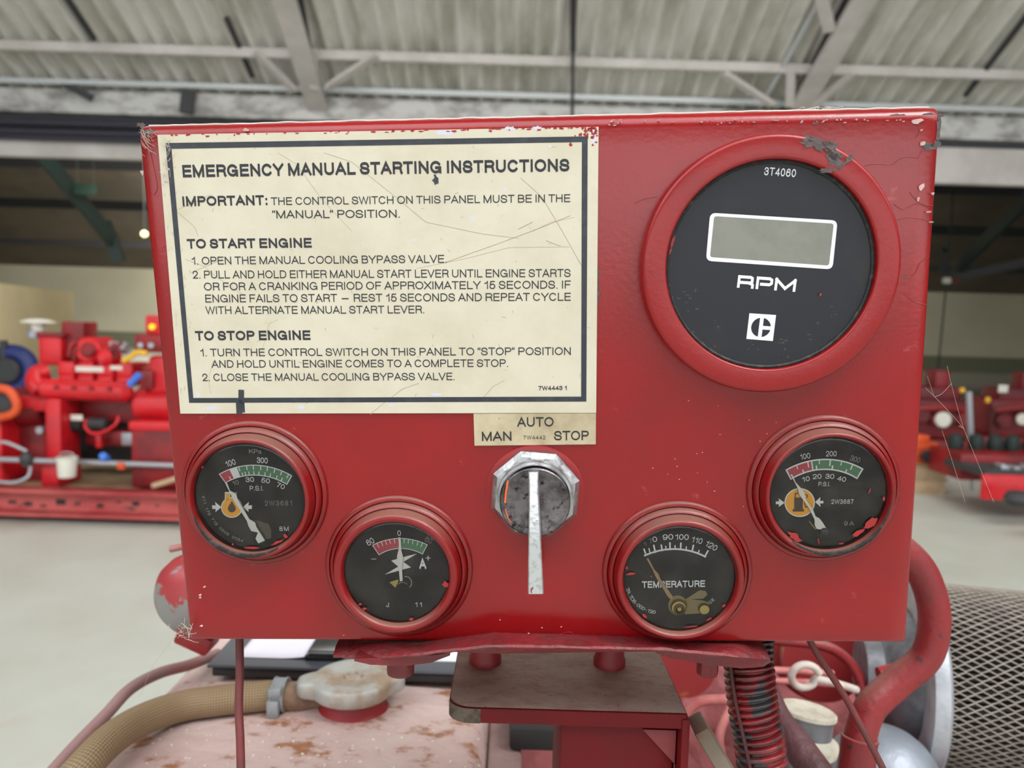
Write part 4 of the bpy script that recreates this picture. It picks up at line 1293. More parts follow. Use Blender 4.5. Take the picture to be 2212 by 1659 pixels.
for pts in ([(1868, 358), (1890, 354), (1925, 356), (1940, 345), (1960, 339), (1983, 342)], [(1982, 341), (1995, 320)], [(1955, 600), (1966, 598), (1978, 588), (1986, 570), (2005, 555), (2022, 553)], [(1960, 640), (1975, 652), (2000, 658), (2020, 657)],
            [(1930, 440), (1950, 452), (1980, 440), (2010, 450)], [(1370, 440), (1390, 430), (1420, 425)], [(1925, 478), (1960, 470), (2000, 475), (2025, 480)], [(1965, 415), (1975, 428), (1990, 440), (2018, 445)],
            [(1200, 1374), (1230, 1365), (1250, 1376), (1280, 1374)], [(325, 330), (340, 400), (333, 420)], [(1976, 300), (1985, 280), (1970, 260)]):
    crack(pts)
w.build('lifted_paint_edges', M['ring'], panel, PM, angle=80)['kind'] = 'stuff'
w = MB()
rnd = random.Random(77)
pts = []
for k in range(90):
    q = cTL.lerp(cTR, (k + .5) / 90)
    pts.append(Vector((q.x, q.y + .00015 + rnd.uniform(-.0001, .0002), -RT + rnd.uniform(-.0004, .0008))))
w.tube(pts, .00042, 6, smooth=2)
for k in range(14):
    q = cTL.lerp(cTR, .86 + rnd.uniform(-.03, .03))
    a = Vector((q.x, q.y + .0004, -RT))
    w.tube([a, a + Vector((rnd.uniform(-.003, .003), rnd.uniform(.0004, .0016), 0)), a + Vector((rnd.uniform(-.006, .006), .0002, 0))], .00008, 4, smooth=3)
w.build('dust_ridge', mat('pale_dust', lin(206, 196, 188), 0.9), panel, PM)['kind'] = 'stuff'
# dusty web in the top left corner
w = MB()
rnd = random.Random(3)
for k in range(34):
    a = pl(303 + abs(rnd.gauss(0, 22)), 276 + abs(rnd.gauss(0, 26)), 0.0006)
    b = a + Vector((abs(rnd.gauss(0, .0024)), -abs(rnd.gauss(0, .0024)), rnd.uniform(-.0005, .0003)))
    w.tube([a, (a + b) / 2 + Vector((0, rnd.gauss(0, .0008), .0005)), b], 0.00007, 4, smooth=3)
for k in range(24):
    y = rnd.uniform(300, 400)
    a = pl(362 + rnd.gauss(0, 4), y, PH + .0004)
    b = a + Vector((rnd.gauss(0, .0012), rnd.uniform(-.005, .005), 0))
    w.tube([a, b], 0.00009, 4, smooth=0)
w.build('dusty_web', M['cobweb'], panel, PM)['kind'] = 'stuff'

# ================================================================== ENGINE PARTS UNDER AND BEHIND THE PANEL
ZE = EYE.z


def bolt_mb(c, r, h, down=True):
    mb = MB()
    mb.lathe([(1e-5, 0), (r * .7, 0), (r * .95, h * .15), (r, h * .4), (r, h), (1e-5, h)], Matrix.Translation(c) , 24)
    return mb


# --- mounting bracket: curled strap, rubber mounts, shelf, post
pb_z = (PM @ pl(1106, 1389)).z
brk = thing('mounting_bracket', (0.06, 0.45, 1.05), 'red and dusty brown steel bracket holding up the control panel from below', 'bracket')


def strap_row(px, ytop, ybot, yfront, yback, thick):
    pass


def edge_z(x, tab):
    for (x0, y0), (x1, y1) in zip(tab, tab[1:]):
        if x0 <= x <= x1:
            return y0 + (y1 - y0) * (x - x0) / (x1 - x0)
    return tab[0][1] if x < tab[0][0] else tab[-1][1]


front = [(720, 1417), (760, 1421), (830, 1420), (900, 1416), (975, 1406), (1060, 1397), (1150, 1398), (1300, 1401), (1430, 1404), (1520, 1413), (1600, 1420), (1662, 1424)]
depth_f = [(720, .372), (900, .352), (1060, .347), (1430, .347), (1600, .352), (1662, .362)]
mb = MB()
rows_t, rows_b = [], []
rnd = random.Random(2)
xs = [720 + (1662 - 720) * k / 60 for k in range(61)]
for x in xs:
    yf = edge_z(x, depth_f)
    p = at(x, edge_z(x, front) - 5 + rnd.uniform(-1.2, 1.2), yf)
    b = at(x, edge_z(x, front) + 3 + rnd.uniform(-1, 1), yf)
    back = Vector((p.x, 0.43, max(p.z, pb_z - 0.0035) + 0.001))
    zl = (PM @ cBL.lerp(cBR, (x - 410) / 1547.0)).z - .0012
    rows_t.append([Vector((p.x, 0.43, p.z - 0.002)), Vector((p.x, yf + .02, min(p.z + .003, zl))), Vector((p.x, yf + .006, min(p.z + .0022, zl))), p, (p + b) / 2 + Vector((0, -.0008, 0)), b, Vector((b.x, yf + .012, b.z + .001)), Vector((b.x, 0.43, b.z - .001))])
mb.grid(rows_t, close_u=True, cap=True)
mb.build('strap', M['strap'], brk, angle=50)
for nm, tab, dd in (('strap_end_plate', [(765, 1425, 1428), (800, 1424, 1436), (870, 1422, 1439), (930, 1418, 1432), (972, 1412, 1416)], .36), ('strap_end_plate', [(1418, 1408, 1411), (1450, 1411, 1423), (1540, 1420, 1437), (1600, 1424, 1444), (1650, 1426, 1440), (1664, 1424, 1430)], .362)):
    mb = MB(); rows = []
    for x, y0, y1 in tab:
        a, b = at(x, y0 - 2, dd), at(x, y1, dd)
        rows.append([a, b, b + Vector((0, .05, .002)), a + Vector((0, .05, .002))])
    mb.grid(rows, close_u=True, cap=True)
    mb.build(nm, M['strap'], brk, angle=50)
SHZ = ZE - 0.205
SA, SB, SC_, SD = atz(985, 1408, SHZ), atz(1427, 1412, SHZ), atz(1492, 1556, SHZ), atz(968, 1530, SHZ)
# shelf with rounded front-left corner and a rolled front lip
x0, x1 = atz(972, 1500, SHZ).x, atz(1484, 1540, SHZ).x
yf, yb = atz(1230, 1536, SHZ).y, 0.505
rad = 0.012
top = []
for k in range(9):
    a = math.radians(180 + 90 * k / 8)
    top.append(Vector((x0 + rad + rad * math.cos(a), yf + rad + rad * math.sin(a), SHZ)))
top += [Vector((x1, yf, SHZ)), Vector((x1, yb, SHZ)), Vector((x0, yb, SHZ))]
mb = MB()
mb.grid([[p for p in top], [p + Vector((0, 0, -0.0085)) for p in top]], close_u=True, cap=True)
mb.build('shelf_plate', M['red_clean'], brk, smooth=False, bevel=0.0009)
mb = MB()
ins = [Vector((p.x + (0.0007 if p.x < 0 else -0.0007), p.y + (0.0009 if p.y < yf + .02 else -0.0009), SHZ + 0.00025)) for p in top]
n_x = 24
mb.face(ins)
mb.build('shelf_dust', M['shelf'], brk, smooth=False)
mb = MB()
lip = [Vector((p.x, p.y, 0)) for p in top[1:9]]
lip.append(Vector((x0 + 0.018, yf, 0)))
mb.grid([[Vector((p.x, p.y - 0.0002, SHZ - .0002)) + Vector((-.0002, 0, 0)) for p in lip], [Vector((p.x, p.y - .0002, SHZ - .0083)) + Vector((-.0002, 0, 0)) for p in lip]])
mb.build('worn_corner', M['bare'], brk)
# right wing folded down
mb = MB()
wx = x1
mb.box((wx - 0.0008, yf + 0.03, SHZ - 0.055), (0.0045, 0.062, 0.105), None, 0.001)
mb.build('shelf_wing', M['red_clean'], brk)
pc0, pc1 = atz(1216, 1575, SHZ - .008), atz(1440, 1575, SHZ - .008)
mb = MB(); mb.box(((pc0.x + wx - .004) / 2, yf + 0.040, SHZ - 0.09), (wx - .004 - pc0.x, 0.06, 0.168), None, 0.002)
mb.build('post', M['red_clean'], brk)
mb = MB()
a, b = at(1388, 1574, yf + 0.0085), at(1458, 1650, yf + 0.0085)
mb.prism([(a.x, a.z), (b.x, b.z), (wx - .004, b.z - .01), (wx - .004, a.z)], -(yf + 0.0105), -(yf + 0.0075), Matrix(((1, 0, 0, 0), (0, 0, -1, 0), (0, 1, 0, 0), (0, 0, 0, 1))))
mb.build('gusset', mat('dusty_maroon_gusset', lin(128, 48, 52), 0.6), brk, smooth=False)
for px, py, yd in ((1048, 1416, .445), (1316, 1422, .44)):
    c = atz(px, py + 14, SHZ); c.y = max(c.y, .43)
    mb = MB(); mb.lathe([(0.0098, 0.0), (0.0098, 0.004), (0.0088, 0.006), (0.0088, 0.03), (1e-5, 0.03)], Matrix.Translation(Vector((c.x, c.y, SHZ))), 32)
    mb.build('rubber_mount', M['neck'], brk)
for (px0, px1, y0, y1, yd, nm) in ((830, 891, 1438, 1471, .372, 'bolt_head'), (1512, 1562, 1442, 1473, .372, 'bolt_head')):
    a, b = at(px0, y1, yd), at(px1, y0, yd)
    c = Vector(((a.x + b.x) / 2, yd + .008, a.z))
    r = (b.x - a.x) / 2
    mb = MB(); mb.lathe([(1e-5, 0), (r * .75, 0), (r * .97, .0008), (r, .0022), (r, b.z - a.z + .003), (1e-5, b.z - a.z + .003)], Matrix.Translation(c), 8 if px0 > 1500 else 24)
    mb.build(nm, M['strap'], brk)

# --- header tank with filler neck and cap
TZ = ZE - 0.335
tank = thing('coolant_tank', (-0.2, 0.62, TZ - 0.2), 'dusty pink coolant tank with rust flakes under the panel', 'tank')
tl, tr = atz(178, 1659, TZ), atz(1050, 1659, TZ)
xl, xr = tl.x, tr.x
y0, y1 = 0.40, 0.80
mb = MB()
rows = []
prof = []
nx = 44
for k in range(nx + 1):
    t = k / nx
    x = xl + (xr - xl) * t
    e = min(t, 1 - t)
    rnd_ = 0.018
    dz = 0.0
    ed = min((x - xl), (xr - x))
    if ed < rnd_:
        dz = -(rnd_ - math.sqrt(max(rnd_ ** 2 - (rnd_ - ed) ** 2, 0)))
    prof.append((x, TZ + dz + 0.006 * math.sin(math.pi * t)))
prof = [(xl, TZ - 0.2)] + prof + [(xr, TZ - 0.2)]
for k in range(21):
    y = y0 + (y1 - y0) * k / 20
    rows.append([Vector((x, y, z)) for x, z in prof])
mb.grid(rows, cap=True)
mb.build('tank_body', M['tank'], tank, angle=50)
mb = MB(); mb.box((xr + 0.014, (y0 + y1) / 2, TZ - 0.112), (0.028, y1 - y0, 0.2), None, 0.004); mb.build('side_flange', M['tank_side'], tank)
rnd = random.Random(31)
w = MB()
for k in range(70):
    c = atz(rnd.uniform(300, 1040), rnd.uniform(1565, 1659), TZ + .006)
    z = TZ + 0.006 * math.sin(math.pi * max(0, min(1, (c.x - xl) / (xr - xl)))) + .0004
    r_ = rnd.uniform(.0005, .0016)
    w.box((c.x, c.y, z), (r_ * 1.6, r_, .0006), Matrix.Rotation(rnd.uniform(0, 3), 3, 'Z'))
w.build('paint_flecks', mat('pale_fleck', lin(226, 216, 200), 0.6), tank)['kind'] = 'stuff'
nc = atz(762, 1528, TZ + .004)
rn = 0.0275
mb = MB()
mb.lathe([(rn * 1.25, 0.0), (rn * 1.08, 0.001), (rn, 0.004), (rn, 0.022), (rn * .9, 0.022)], Matrix.Translation(Vector((nc.x, nc.y, TZ + 0.004))), 48)
mb.build('filler_neck', M['neck'], tank)
cz = TZ + 0.022
rc = 0.0350
mb = MB()
rows = []
for r_, z in ((rc * .96, -0.003), (rc, -0.001), (rc, 0.0065), (rc * .97, 0.0095), (rc * .90, 0.0108), (rc * .62, 0.0112), (rc * .55, 0.0100), (rc * .24, 0.0098), (rc * .21, 0.0115), (rc * .12, 0.0118), (rc * .10, 0.0105), (1e-5, 0.0105)):
    row = []
    for k in range(96):
        a = 2 * math.pi * k / 96
        ear = 0
        if r_ > rc * .85:
            for ac, amp in ((math.radians(192), .34), (math.radians(12), .26)):
                d_ = (a - ac + math.pi) % (2 * math.pi) - math.pi
                ear = max(ear, amp * math.exp(-(d_ / 0.30) ** 4))
        row.append(Vector((nc.x + r_ * (1 + ear) * math.cos(a), nc.y + r_ * (1 + ear) * math.sin(a), cz + z)))
    rows.append(row)
mb.grid(rows, close_u=True)
mb.build('filler_cap', M['cap'], tank, angle=50)['label'] = 'dusty grey alloy filler cap with two ears'
sp0, sp1 = at(700, 1518, nc.y + .002), at(604, 1502, nc.y - .008)
mb = MB(); mb.tube([sp0, (sp0 + sp1) / 2, sp1], 0.0095, 20, smooth=2, rfun=lambda t: .0085 if t < .4 else .0118); mb.build('overflow_spout', M['brown_brass'], tank)

# --- overflow hose with its clip
hose = thing('overflow_hose', (-0.25, .55, TZ), 'tan braided rubber hose clipped to the tank spout', 'hose')
hy = nc.y - .010
hp = [at(620, 1503, hy), at(585, 1502, hy), at(480, 1512, hy - .01), at(390, 1526, hy - .02), at(310, 1554, hy - .05), at(240, 1597, hy - .085), at(165, 1675, hy - .12), at(70, 1790, hy - .14)]
RH = 0.0122


def braided(name, m):
    tan1, tan2 = lin(158, 134, 102), lin(118, 96, 68)
    mm = bpy.data.materials.new(name)
    mm.use_nodes = True
    N, L = mm.node_tree.nodes, mm.node_tree.links
    b = N['Principled BSDF']
    b.inputs['Roughness'].default_value = 0.6
    at_ = N.new('ShaderNodeUVMap')
    s = N.new('ShaderNodeSeparateXYZ')
    L.new(at_.outputs[0], s.inputs[0])

    def mth(op, a, c=None):
        n = N.new('ShaderNodeMath'); n.operation = op
        for i, v in enumerate((a, c)):
            if v is None:
                continue
            if hasattr(v, 'is_linked'):
                L.new(v, n.inputs[i])
            else:
                n.inputs[i].default_value = v
        return n.outputs[0]
    u = mth('MULTIPLY', s.outputs[0], 17.0 * 2 * math.pi)
    v = mth('MULTIPLY', s.outputs[1], 62.0 * 2 * math.pi)
    w_ = mth('MULTIPLY', mth('SINE', mth('ADD', u, v)), mth('SINE', mth('SUBTRACT', u, v)))
    r = N.new('ShaderNodeMapRange'); r.inputs['From Min'].default_value = -.5; r.inputs['From Max'].default_value = .5
    L.new(w_, r.inputs['Value'])
    x = N.new('ShaderNodeMix'); x.data_type = 'RGBA'
    L.new(r.outputs[0], x.inputs['Factor']); x.inputs[6].default_value = tan1; x.inputs[7].default_value = tan2
    L.new(x.outputs[2], b.inputs['Base Color'])
    bp = N.new('ShaderNodeBump'); bp.inputs['Strength'].default_value = .5; bp.inputs['Distance'].default_value = .0008
    L.new(r.outputs[0], bp.inputs['Height']); bp.invert = True
    L.new(bp.outputs[0], b.inputs['Normal'])
    return mm


mb = MB()
mb.tube(hp, RH, 24, smooth=10)
ho = mb.build('hose_body', braided('braided_hose', None), hose)
uv = ho.data.uv_layers.new(name='UVMap')
nseg = 24
for p in ho.data.polygons:
    if len(p.vertices) != 4:
        continue
    ring = [ho.data.loops[li].vertex_index for li in p.loop_indices]
    ks = [v % nseg for v in ring]
    wrap = max(ks) - min(ks) > nseg / 2
    for li in p.loop_indices:
        v = ho.data.loops[li].vertex_index
        k = v % nseg
        uu = (k + (nseg if wrap and k < nseg / 2 else 0)) / nseg
        uv.data[li].uv = (uu, (v // nseg) / 70.0)
cpt = at(606, 1500, hy)
ax = (hp[0] - hp[1]).normalized()
q = Vector((0, 0, 1)).rotation_difference(ax).to_matrix().to_4x4()
mb = MB()
mb.lathe([(RH, -.0052), (RH * 1.16, -.0055), (RH * 1.16, -.0040), (RH * 1.11, -.0035), (RH * 1.11, .0035), (RH * 1.16, .0040), (RH * 1.16, .0055), (RH, .0052)], Matrix.Translation(cpt) @ q, 40)
mb.box(cpt + Vector((-.002, -RH * 1.14, -.006)), (.010, .006, .016), None, .0015)
mb.box(cpt + Vector((-.0005, -RH * 1.0, .009)), (.011, .010, .007), None, .0015)
mb.build('hose_clip', M['cap_side'], hose)

# --- pink pipe along the tank's edge
pd = .60
mb = MB(); mb.tube([at(470, 1412, .72), at(410, 1436, .68), at(345, 1454, .65), at(282, 1488, .615), at(228, 1545, .58), at(165, 1610, .55), at(95, 1690, .52), at(20, 1790, .5)], 0.0049, 18, smooth=10)
tag(mb.build('coolant_pipe', M['pipe_pink']), 'dusty pink metal pipe bending down past the tank left edge', 'pipe')

# --- clipboard and papers lying on the tank
CZ = TZ + 0.0195
c_fl, c_fr = atz(446, 1440, CZ), atz(1010, 1452, CZ)
cb = thing('clipboard', ((c_fl.x + c_fr.x) / 2, c_fl.y + .1, CZ - .003), 'black clipboard lying on the pink tank behind the panel', 'clipboard')
mb = MB()
bx0, bx1, by0, by1 = c_fl.x, c_fl.x + 0.315, c_fl.y, c_fl.y + 0.225
mb.box(((bx0 + bx1) / 2, (by0 + by1) / 2, CZ), (bx1 - bx0, by1 - by0, .003), None, .0012)
mb.build('board', M['board'], cb)
mb = MB(); mb.box(((bx0 + bx1) / 2 + .002, (by0 + by1) / 2 + .002, CZ - .0062), (bx1 - bx0 - .004, by1 - by0, .0075), None, .0015); mb.build('backing_board', M['eng_black'], cb)
k0, k1 = atz(662, 1415, CZ + .004), atz(745, 1415, CZ + .004)
mb = MB(); mb.box(((k0.x + k1.x) / 2, k0.y + .02, CZ + .004), (k1.x - k0.x, .055, .0065), None, .002, 3)
mb.tube([Vector((k0.x + .004, k0.y - .006, CZ + .0085)), Vector((k1.x - .004, k0.y - .006, CZ + .0085))], .0028, 10, smooth=0)
mb.build('clip', M['clip'], cb)
p0, p1 = atz(512, 1417, CZ + .003), atz(662, 1417, CZ + .003)


def sheet(xa, xb, ya, yb_, z, curl, name, label):
    mb = MB(); rows = []
    for i in range(13):
        t = i / 12
        rows.append([Vector((xa + (xb - xa) * t, ya + (yb_ - ya) * j / 6, z + curl * max(0, t - .6) ** 2 * (1 - j / 6))) for j in range(7)])
    mb.grid(rows)
    o = mb.build(name, M['paper'])
    md = o.modifiers.new('thickness', 'SOLIDIFY'); md.thickness = .0002
    tag(o, label, 'paper')
    return o


sheet(p0.x, p1.x - .001, p0.y, p0.y + .17, CZ + .0022, .012, 'paper_sheet', 'white sheet on the clipboard left of its black clip')
sheet(k1.x + .006, bx1 - .01, p0.y + .004, p0.y + .17, CZ + .0020, 0.0, 'paper_sheet', 'white sheet on the clipboard right of its black clip')

# --- thin vertical rod at the left and thin tube at the right
mb = MB()
mb.tube([at(517, 1360, .392), at(518, 1450, .386), at(516, 1530, .380), at(519, 1600, .374), at(521, 1690, .368)], .00215, 12, smooth=8)
tag(mb.build('capillary_tube', M['tube_red']), 'thin straight red tube hanging from the panel left end', 'tube')
mb = MB()
mb.tube([at(1742, 1370, .40), at(1770, 1420, .40), at(1822, 1500, .40), at(1866, 1580, .395), at(1915, 1675, .39)], .0018, 12, smooth=8)
tag(mb.build('capillary_tube', M['tube_red']), 'thin red and black tube slanting down right below the panel', 'tube')

# --- split corrugated conduit
cp = catmull([at(1618, 1375, .392), at(1618, 1440, .388), at(1626, 1520, .384), at(1640, 1600, .38), at(1652, 1700, .376)], 60)
mb = MB()
rows = []
n = len(cp)
for i, p in enumerate(cp):
    t = (cp[min(i + 1, n - 1)] - cp[max(i - 1, 0)]).normalized()
    t = (t + Vector((0.10, 0, -.0))).normalized()
    x = t.cross(Vector((0, 1, 0))).normalized()
    y = x.cross(t).normalized()
    L_ = i / n
    ph = (i * 0.0755 * 27.5 / 60 * 10) % 1.0
    rr = 0.0118 + 0.0013 * max(-1, min(1, 2.2 * math.sin(2 * math.pi * i * 21.5 / n)))
    rows.append([p + (x * math.cos(2 * math.pi * k / 32) + y * math.sin(2 * math.pi * k / 32)) * rr for k in range(32)])
mb.grid(rows, close_u=True, cap=True)
con = thing('conduit', at(1640, 1640, .38), 'corrugated red conduit with black worn bands hanging under the panel', 'conduit')
mb.build('conduit_body', M['conduit'], con, angle=70)
mb = MB()
sl = [at(1568, 1440, .379), at(1580, 1520, .375), at(1598, 1600, .371), at(1618, 1690, .367)]
mb.tube([p + Vector((0.0025, 0.0012, 0)) for p in sl], .0010, 8, smooth=8)
mb.build('split_seam', mat('seam_dark_red', lin(64, 20, 24), 0.6), con)

# --- dark hose beside the conduit
mb = MB(); mb.tube([at(1630, 1440, .50), at(1672, 1545, .475), at(1722, 1612, .455), at(1800, 1720, .43)], .0098, 20, smooth=8)
tag(mb.build('rubber_hose', M['hose_dark']), 'cracked dark maroon hose running down right of the conduit', 'hose')

# --- big red hose curling out behind the panel
hz = thing('coolant_hose', at(1850, 1650, .50), 'thick red hose curling out behind the panel and down right', 'hose')
mb = MB(); mb.tube([at(1880, 1150, .53), at(1950, 1190, .53), at(1996, 1245, .53), at(2018, 1330, .53), at(2002, 1415, .53), at(1940, 1472, .53), at(1880, 1530, .525), at(1857, 1600, .52), at(1846, 1700, .515)], .0108, 24, smooth=10)
mb.build('hose_body', M['hose_red'], hz)
ca, cb_ = at(1857, 1592, .52), at(1846, 1700, .515)
q = Vector((0, 0, 1)).rotation_difference((cb_ - ca).normalized()).to_matrix().to_4x4()
mb = MB(); mb.lathe([(.0105, 0), (.0125, .0002), (.0128, .001), (.0122, .002), (.0122, .06)], Matrix.Translation(ca) @ q, 28); mb.build('hose_sleeve', M['hose_red'], hz)

# --- fuel canister with a dusty white top
kc_ = at(1745, 1532, .60)
can = thing('fuel_filter', kc_ - Vector((0, 0, .12)), 'grey filter canister with a dusty white lid behind the conduit', 'canister')
tilt = Matrix.Translation(kc_) @ Matrix.Rotation(math.radians(7), 4, 'Y') @ Matrix.Rotation(math.radians(-7), 4, 'X')
mb = MB(); mb.lathe([(.0225, -.0035), (.0225, -.0005), (.021, .0006), (.0195, .0002), (1e-5, .0002)], tilt, 40); mb.build('lid', M['canister_top'], can)
mb = MB(); mb.lathe([(.0222, -.0035), (.0205, -.006), (.0205, -.022)], tilt, 40); mb.build('neck', M['canister'], can)
mb = MB(); mb.lathe([(.0205, -.019), (.026, -.022), (.027, -.025), (.026, -.031), (.0255, -.032)], tilt, 40); mb.build('collar', M['canister_top'], can)
mb = MB(); mb.lathe([(.0255, -.031), (.0255, -.10), (1e-5, -.10)], tilt, 40); mb.build('body', M['canister'], can)

eng = thing('engine', (.3, .8, ZE - .7), 'dusty red engine with looped white tube and silver turbo, under the panel right end', 'engine')
# --- white looped tube, pink tubes, red housings
lp = []
lc_ = at(1742, 1464, .66)
for k in range(13):
    a = math.radians(20 + 320 * k / 12)
    lp.append(lc_ + Vector((.0122 * math.cos(a), .001 * k / 2, .0112 * math.sin(a))))
lp.append(at(1812, 1478, .668)); lp.append(at(1850, 1490, .68))
mb = MB(); mb.tube(lp, .0034, 12, smooth=5)
mb.build('looped_tube', M['loop'], eng)
mb = MB(); mb.tube([at(1478, 1582, .62), at(1484, 1540, .62), at(1512, 1516, .62), at(1560, 1511, .62), at(1625, 1512, .62), at(1700, 1530, .63)], .0042, 12, smooth=8)
mb.build('fuel_tube', M['pink_tube'], eng)
mb = MB(); mb.tube([at(1560, 1640, .66), at(1556, 1580, .66), at(1590, 1500, .68), at(1585, 1460, .7)], .004, 12, smooth=8)
mb.build('fuel_tube', M['pink_tube'], eng)
for py in (1447, 1470):
    mb = MB(); mb.tube([at(1640, py, .72), at(1720, py + 2, .72), at(1800, py + 8, .72)], .0034, 10, smooth=4)
    mb.build('fuel_line', M['pink_tube'], eng)
hc = at(1470, 1425, .80)
mb = MB(); mb.lathe([(1e-5, -.03), (.030, -.03), (.036, -.024), (.038, 0), (.034, .02), (1e-5, .02)], Matrix.Translation(hc) @ Matrix.Rotation(math.radians(80), 4, 'X'), 40)
mb.build('pump_housing', M['yellow_red'], eng)
h2 = at(1770, 1420, .85)
mb = MB(); mb.lathe([(1e-5, -.03), (.044, -.03), (.050, -.025), (.052, -.012), (.044, -.008), (.042, .03), (1e-5, .03)], Matrix.Translation(h2) @ Matrix.Rotation(math.radians(78), 4, 'X') @ Matrix.Rotation(math.radians(-16), 4, 'Y'), 48)
mb.build('gear_housing', M['yellow_red'], eng)
mb = MB(); mb.tube([at(1640, 1380, .74), at(1765, 1392, .74), at(1822, 1418, .74), at(1856, 1465, .735), at(1862, 1520, .73), at(1850, 1570, .73)], .0052, 14, smooth=8)
mb.build('return_pipe', M['hose_red'], eng)

# --- engine block below everything
ez = ZE - 0.505
mb = MB()
rows = []
rnd = random.Random(8)
for i in range(25):
    x = 0.022 + .56 * i / 24
    rows.append([Vector((x, .50 + .6 * j / 16, ez + rnd.uniform(-.012, .014) + (.02 if (i // 3 + j // 3) % 2 else 0))) for j in range(17)])
vs = mb.grid(rows)
mb.box((.30, .80, ez - .12), (.55, .58, .2))
mb.build('engine_block', M['engine_dust'], eng, angle=30)
mb = MB(); a, b = at(1100, 1612, .60), at(1225, 1568, .60); mb.box(((a.x + b.x) / 2, .625, (a.z + b.z) / 2 - .004), (b.x - a.x, .05, b.z - a.z), None, .003)
tag(mb.build('junction_box', M['eng_black']), 'small black box between the tank and the red post', 'box')
mb = MB(); mb.box((wx + .012, yf + .05, SHZ - .035), (.001, .001, .001)); mb.b.clear()
a, b = at(1506, 1560, .42), at(1590, 1700, .42)
d_ = (b - a)
rot = Matrix((d_.normalized(), Vector((0, 1, 0)), d_.normalized().cross(Vector((0, 1, 0))))).transposed()
mb.box((a + b) / 2, (d_.length, .02, .0085), rot, .0012)
tag(mb.build('flat_bar', M['beige_bar']), 'dusty beige flat bar slanting down between shelf and conduit', 'bar')
mb = MB(); mb.tube([at(1216, 1618, .45), at(1206, 1640, .452), at(1194, 1680, .455)], .0018, 10, smooth=6, rfun=None)
tag(mb.build('braided_cable', M['braid']), 'thin pink braided cable hanging left of the red post', 'cable')

# --- air filter with expanded mesh, aluminium flange, turbo housing
yc = .75
Rf = .0945
fc = at(1985, 1265, yc) - Vector((0, 0, Rf))
axd = Vector((1, -.20, -.01)).normalized()
q = Vector((0, 0, 1)).rotation_difference(axd).to_matrix().to_4x4()
FM = Matrix.Translation(fc) @ q
af = thing('air_filter', fc - Vector((0, 0, Rf)), 'round air filter wrapped in diamond mesh at the right edge', 'air filter')
mb = MB()
rows = []
for z in (.005, .23):
    rows.append([FM @ Vector(((Rf - .006 - (.008 if k % 2 else 0)) * math.cos(2 * math.pi * k / 240), (Rf - .006 - (.008 if k % 2 else 0)) * math.sin(2 * math.pi * k / 240), z)) for k in range(240)])
mb.grid(rows, close_u=True)
mb.build('pleated_element', M['pleat'], af, smooth=False)
mb = MB()
nd, dl = 82, .0128
for s_ in (1, -1):
    for k in range(nd):
        pts = []
        for j in range(36):
            a = 2 * math.pi * (k + s_ * (.44 if j % 2 == 0 else 0.04)) / nd
            pts.append(FM @ Vector((Rf * math.cos(a), Rf * math.sin(a), .004 + j * dl / 2)))
        mb.tube(pts, .00072, 4, smooth=0, cap=False)
mb.build('mesh_guard', M['mesh_wire'], af, angle=30)
mb = MB()
mb.lathe([(Rf * .70, -.004), (Rf * .74, -.010), (Rf * .96, -.012), (Rf * 1.04, -.010), (Rf * 1.06, -.004), (Rf * 1.06, .002), (Rf * 1.03, .005), (Rf * .98, .006)], FM, 96)
mb.build('end_flange', M['alu'], af, angle=40)
mb = MB()
mb.lathe([(Rf * .72, -.006), (Rf * .70, -.014), (Rf * .55, -.024), (Rf * .38, -.034), (Rf * .36, -.05), (1e-5, -.05)], FM, 64)
mb.build('turbo_intake', M['canister'], eng, angle=50)
mb = MB()
cc = at(1905, 1690, .66)
mb.lathe([(1e-5, -.05)] + [(.05 * math.sin(math.pi * j / 12), -.05 * math.cos(math.pi * j / 12)) for j in range(1, 12)] + [(1e-5, .05)], Matrix.Translation(cc), 40)
mb.build('turbo_volute', M['alu_body'], eng)
mb = MB(); a = at(1918, 1458, .70); mb.lathe([(1e-5, -.008), (.009, -.008), (.009, .012), (1e-5, .012)], Matrix.Translation(a) @ Matrix.Rotation(math.radians(75), 4, 'Y'), 24); mb.build('bolt_boss', M['neck'], eng)

# --- red dome at the left behind the panel
dc = at(415, 1284, .60)
dm = thing('oil_filter', dc - Vector((0, 0, .06)), 'rounded red filter housing with peeling paint behind the panel left edge', 'filter')
qd = Matrix.Translation(dc) @ Matrix.Rotation(math.radians(90), 4, 'X') @ Matrix.Rotation(math.radians(-24), 4, 'Y')
mb = MB(); mb.lathe([(1e-5, .022), (.012, .021), (.022, .018), (.029, .011), (.0325, .002), (.0335, -.008), (.0335, -.06), (1e-5, -.06)], qd, 48)
mb.build('dome', M['dome'], dm)
mb = MB(); a, b = at(368, 1186, .61), at(420, 1176, .61); mb.tube([a, b], .0028, 12, smooth=0); mb.build('top_pipe', M['pipe_pink'], dm)
mb = MB(); a = at(430, 1372, .63); mb.box(a, (.030, .03, .016), Matrix.Rotation(math.radians(24), 3, 'Y'), .003); mb.build('base_lug', M['neck'], dm)

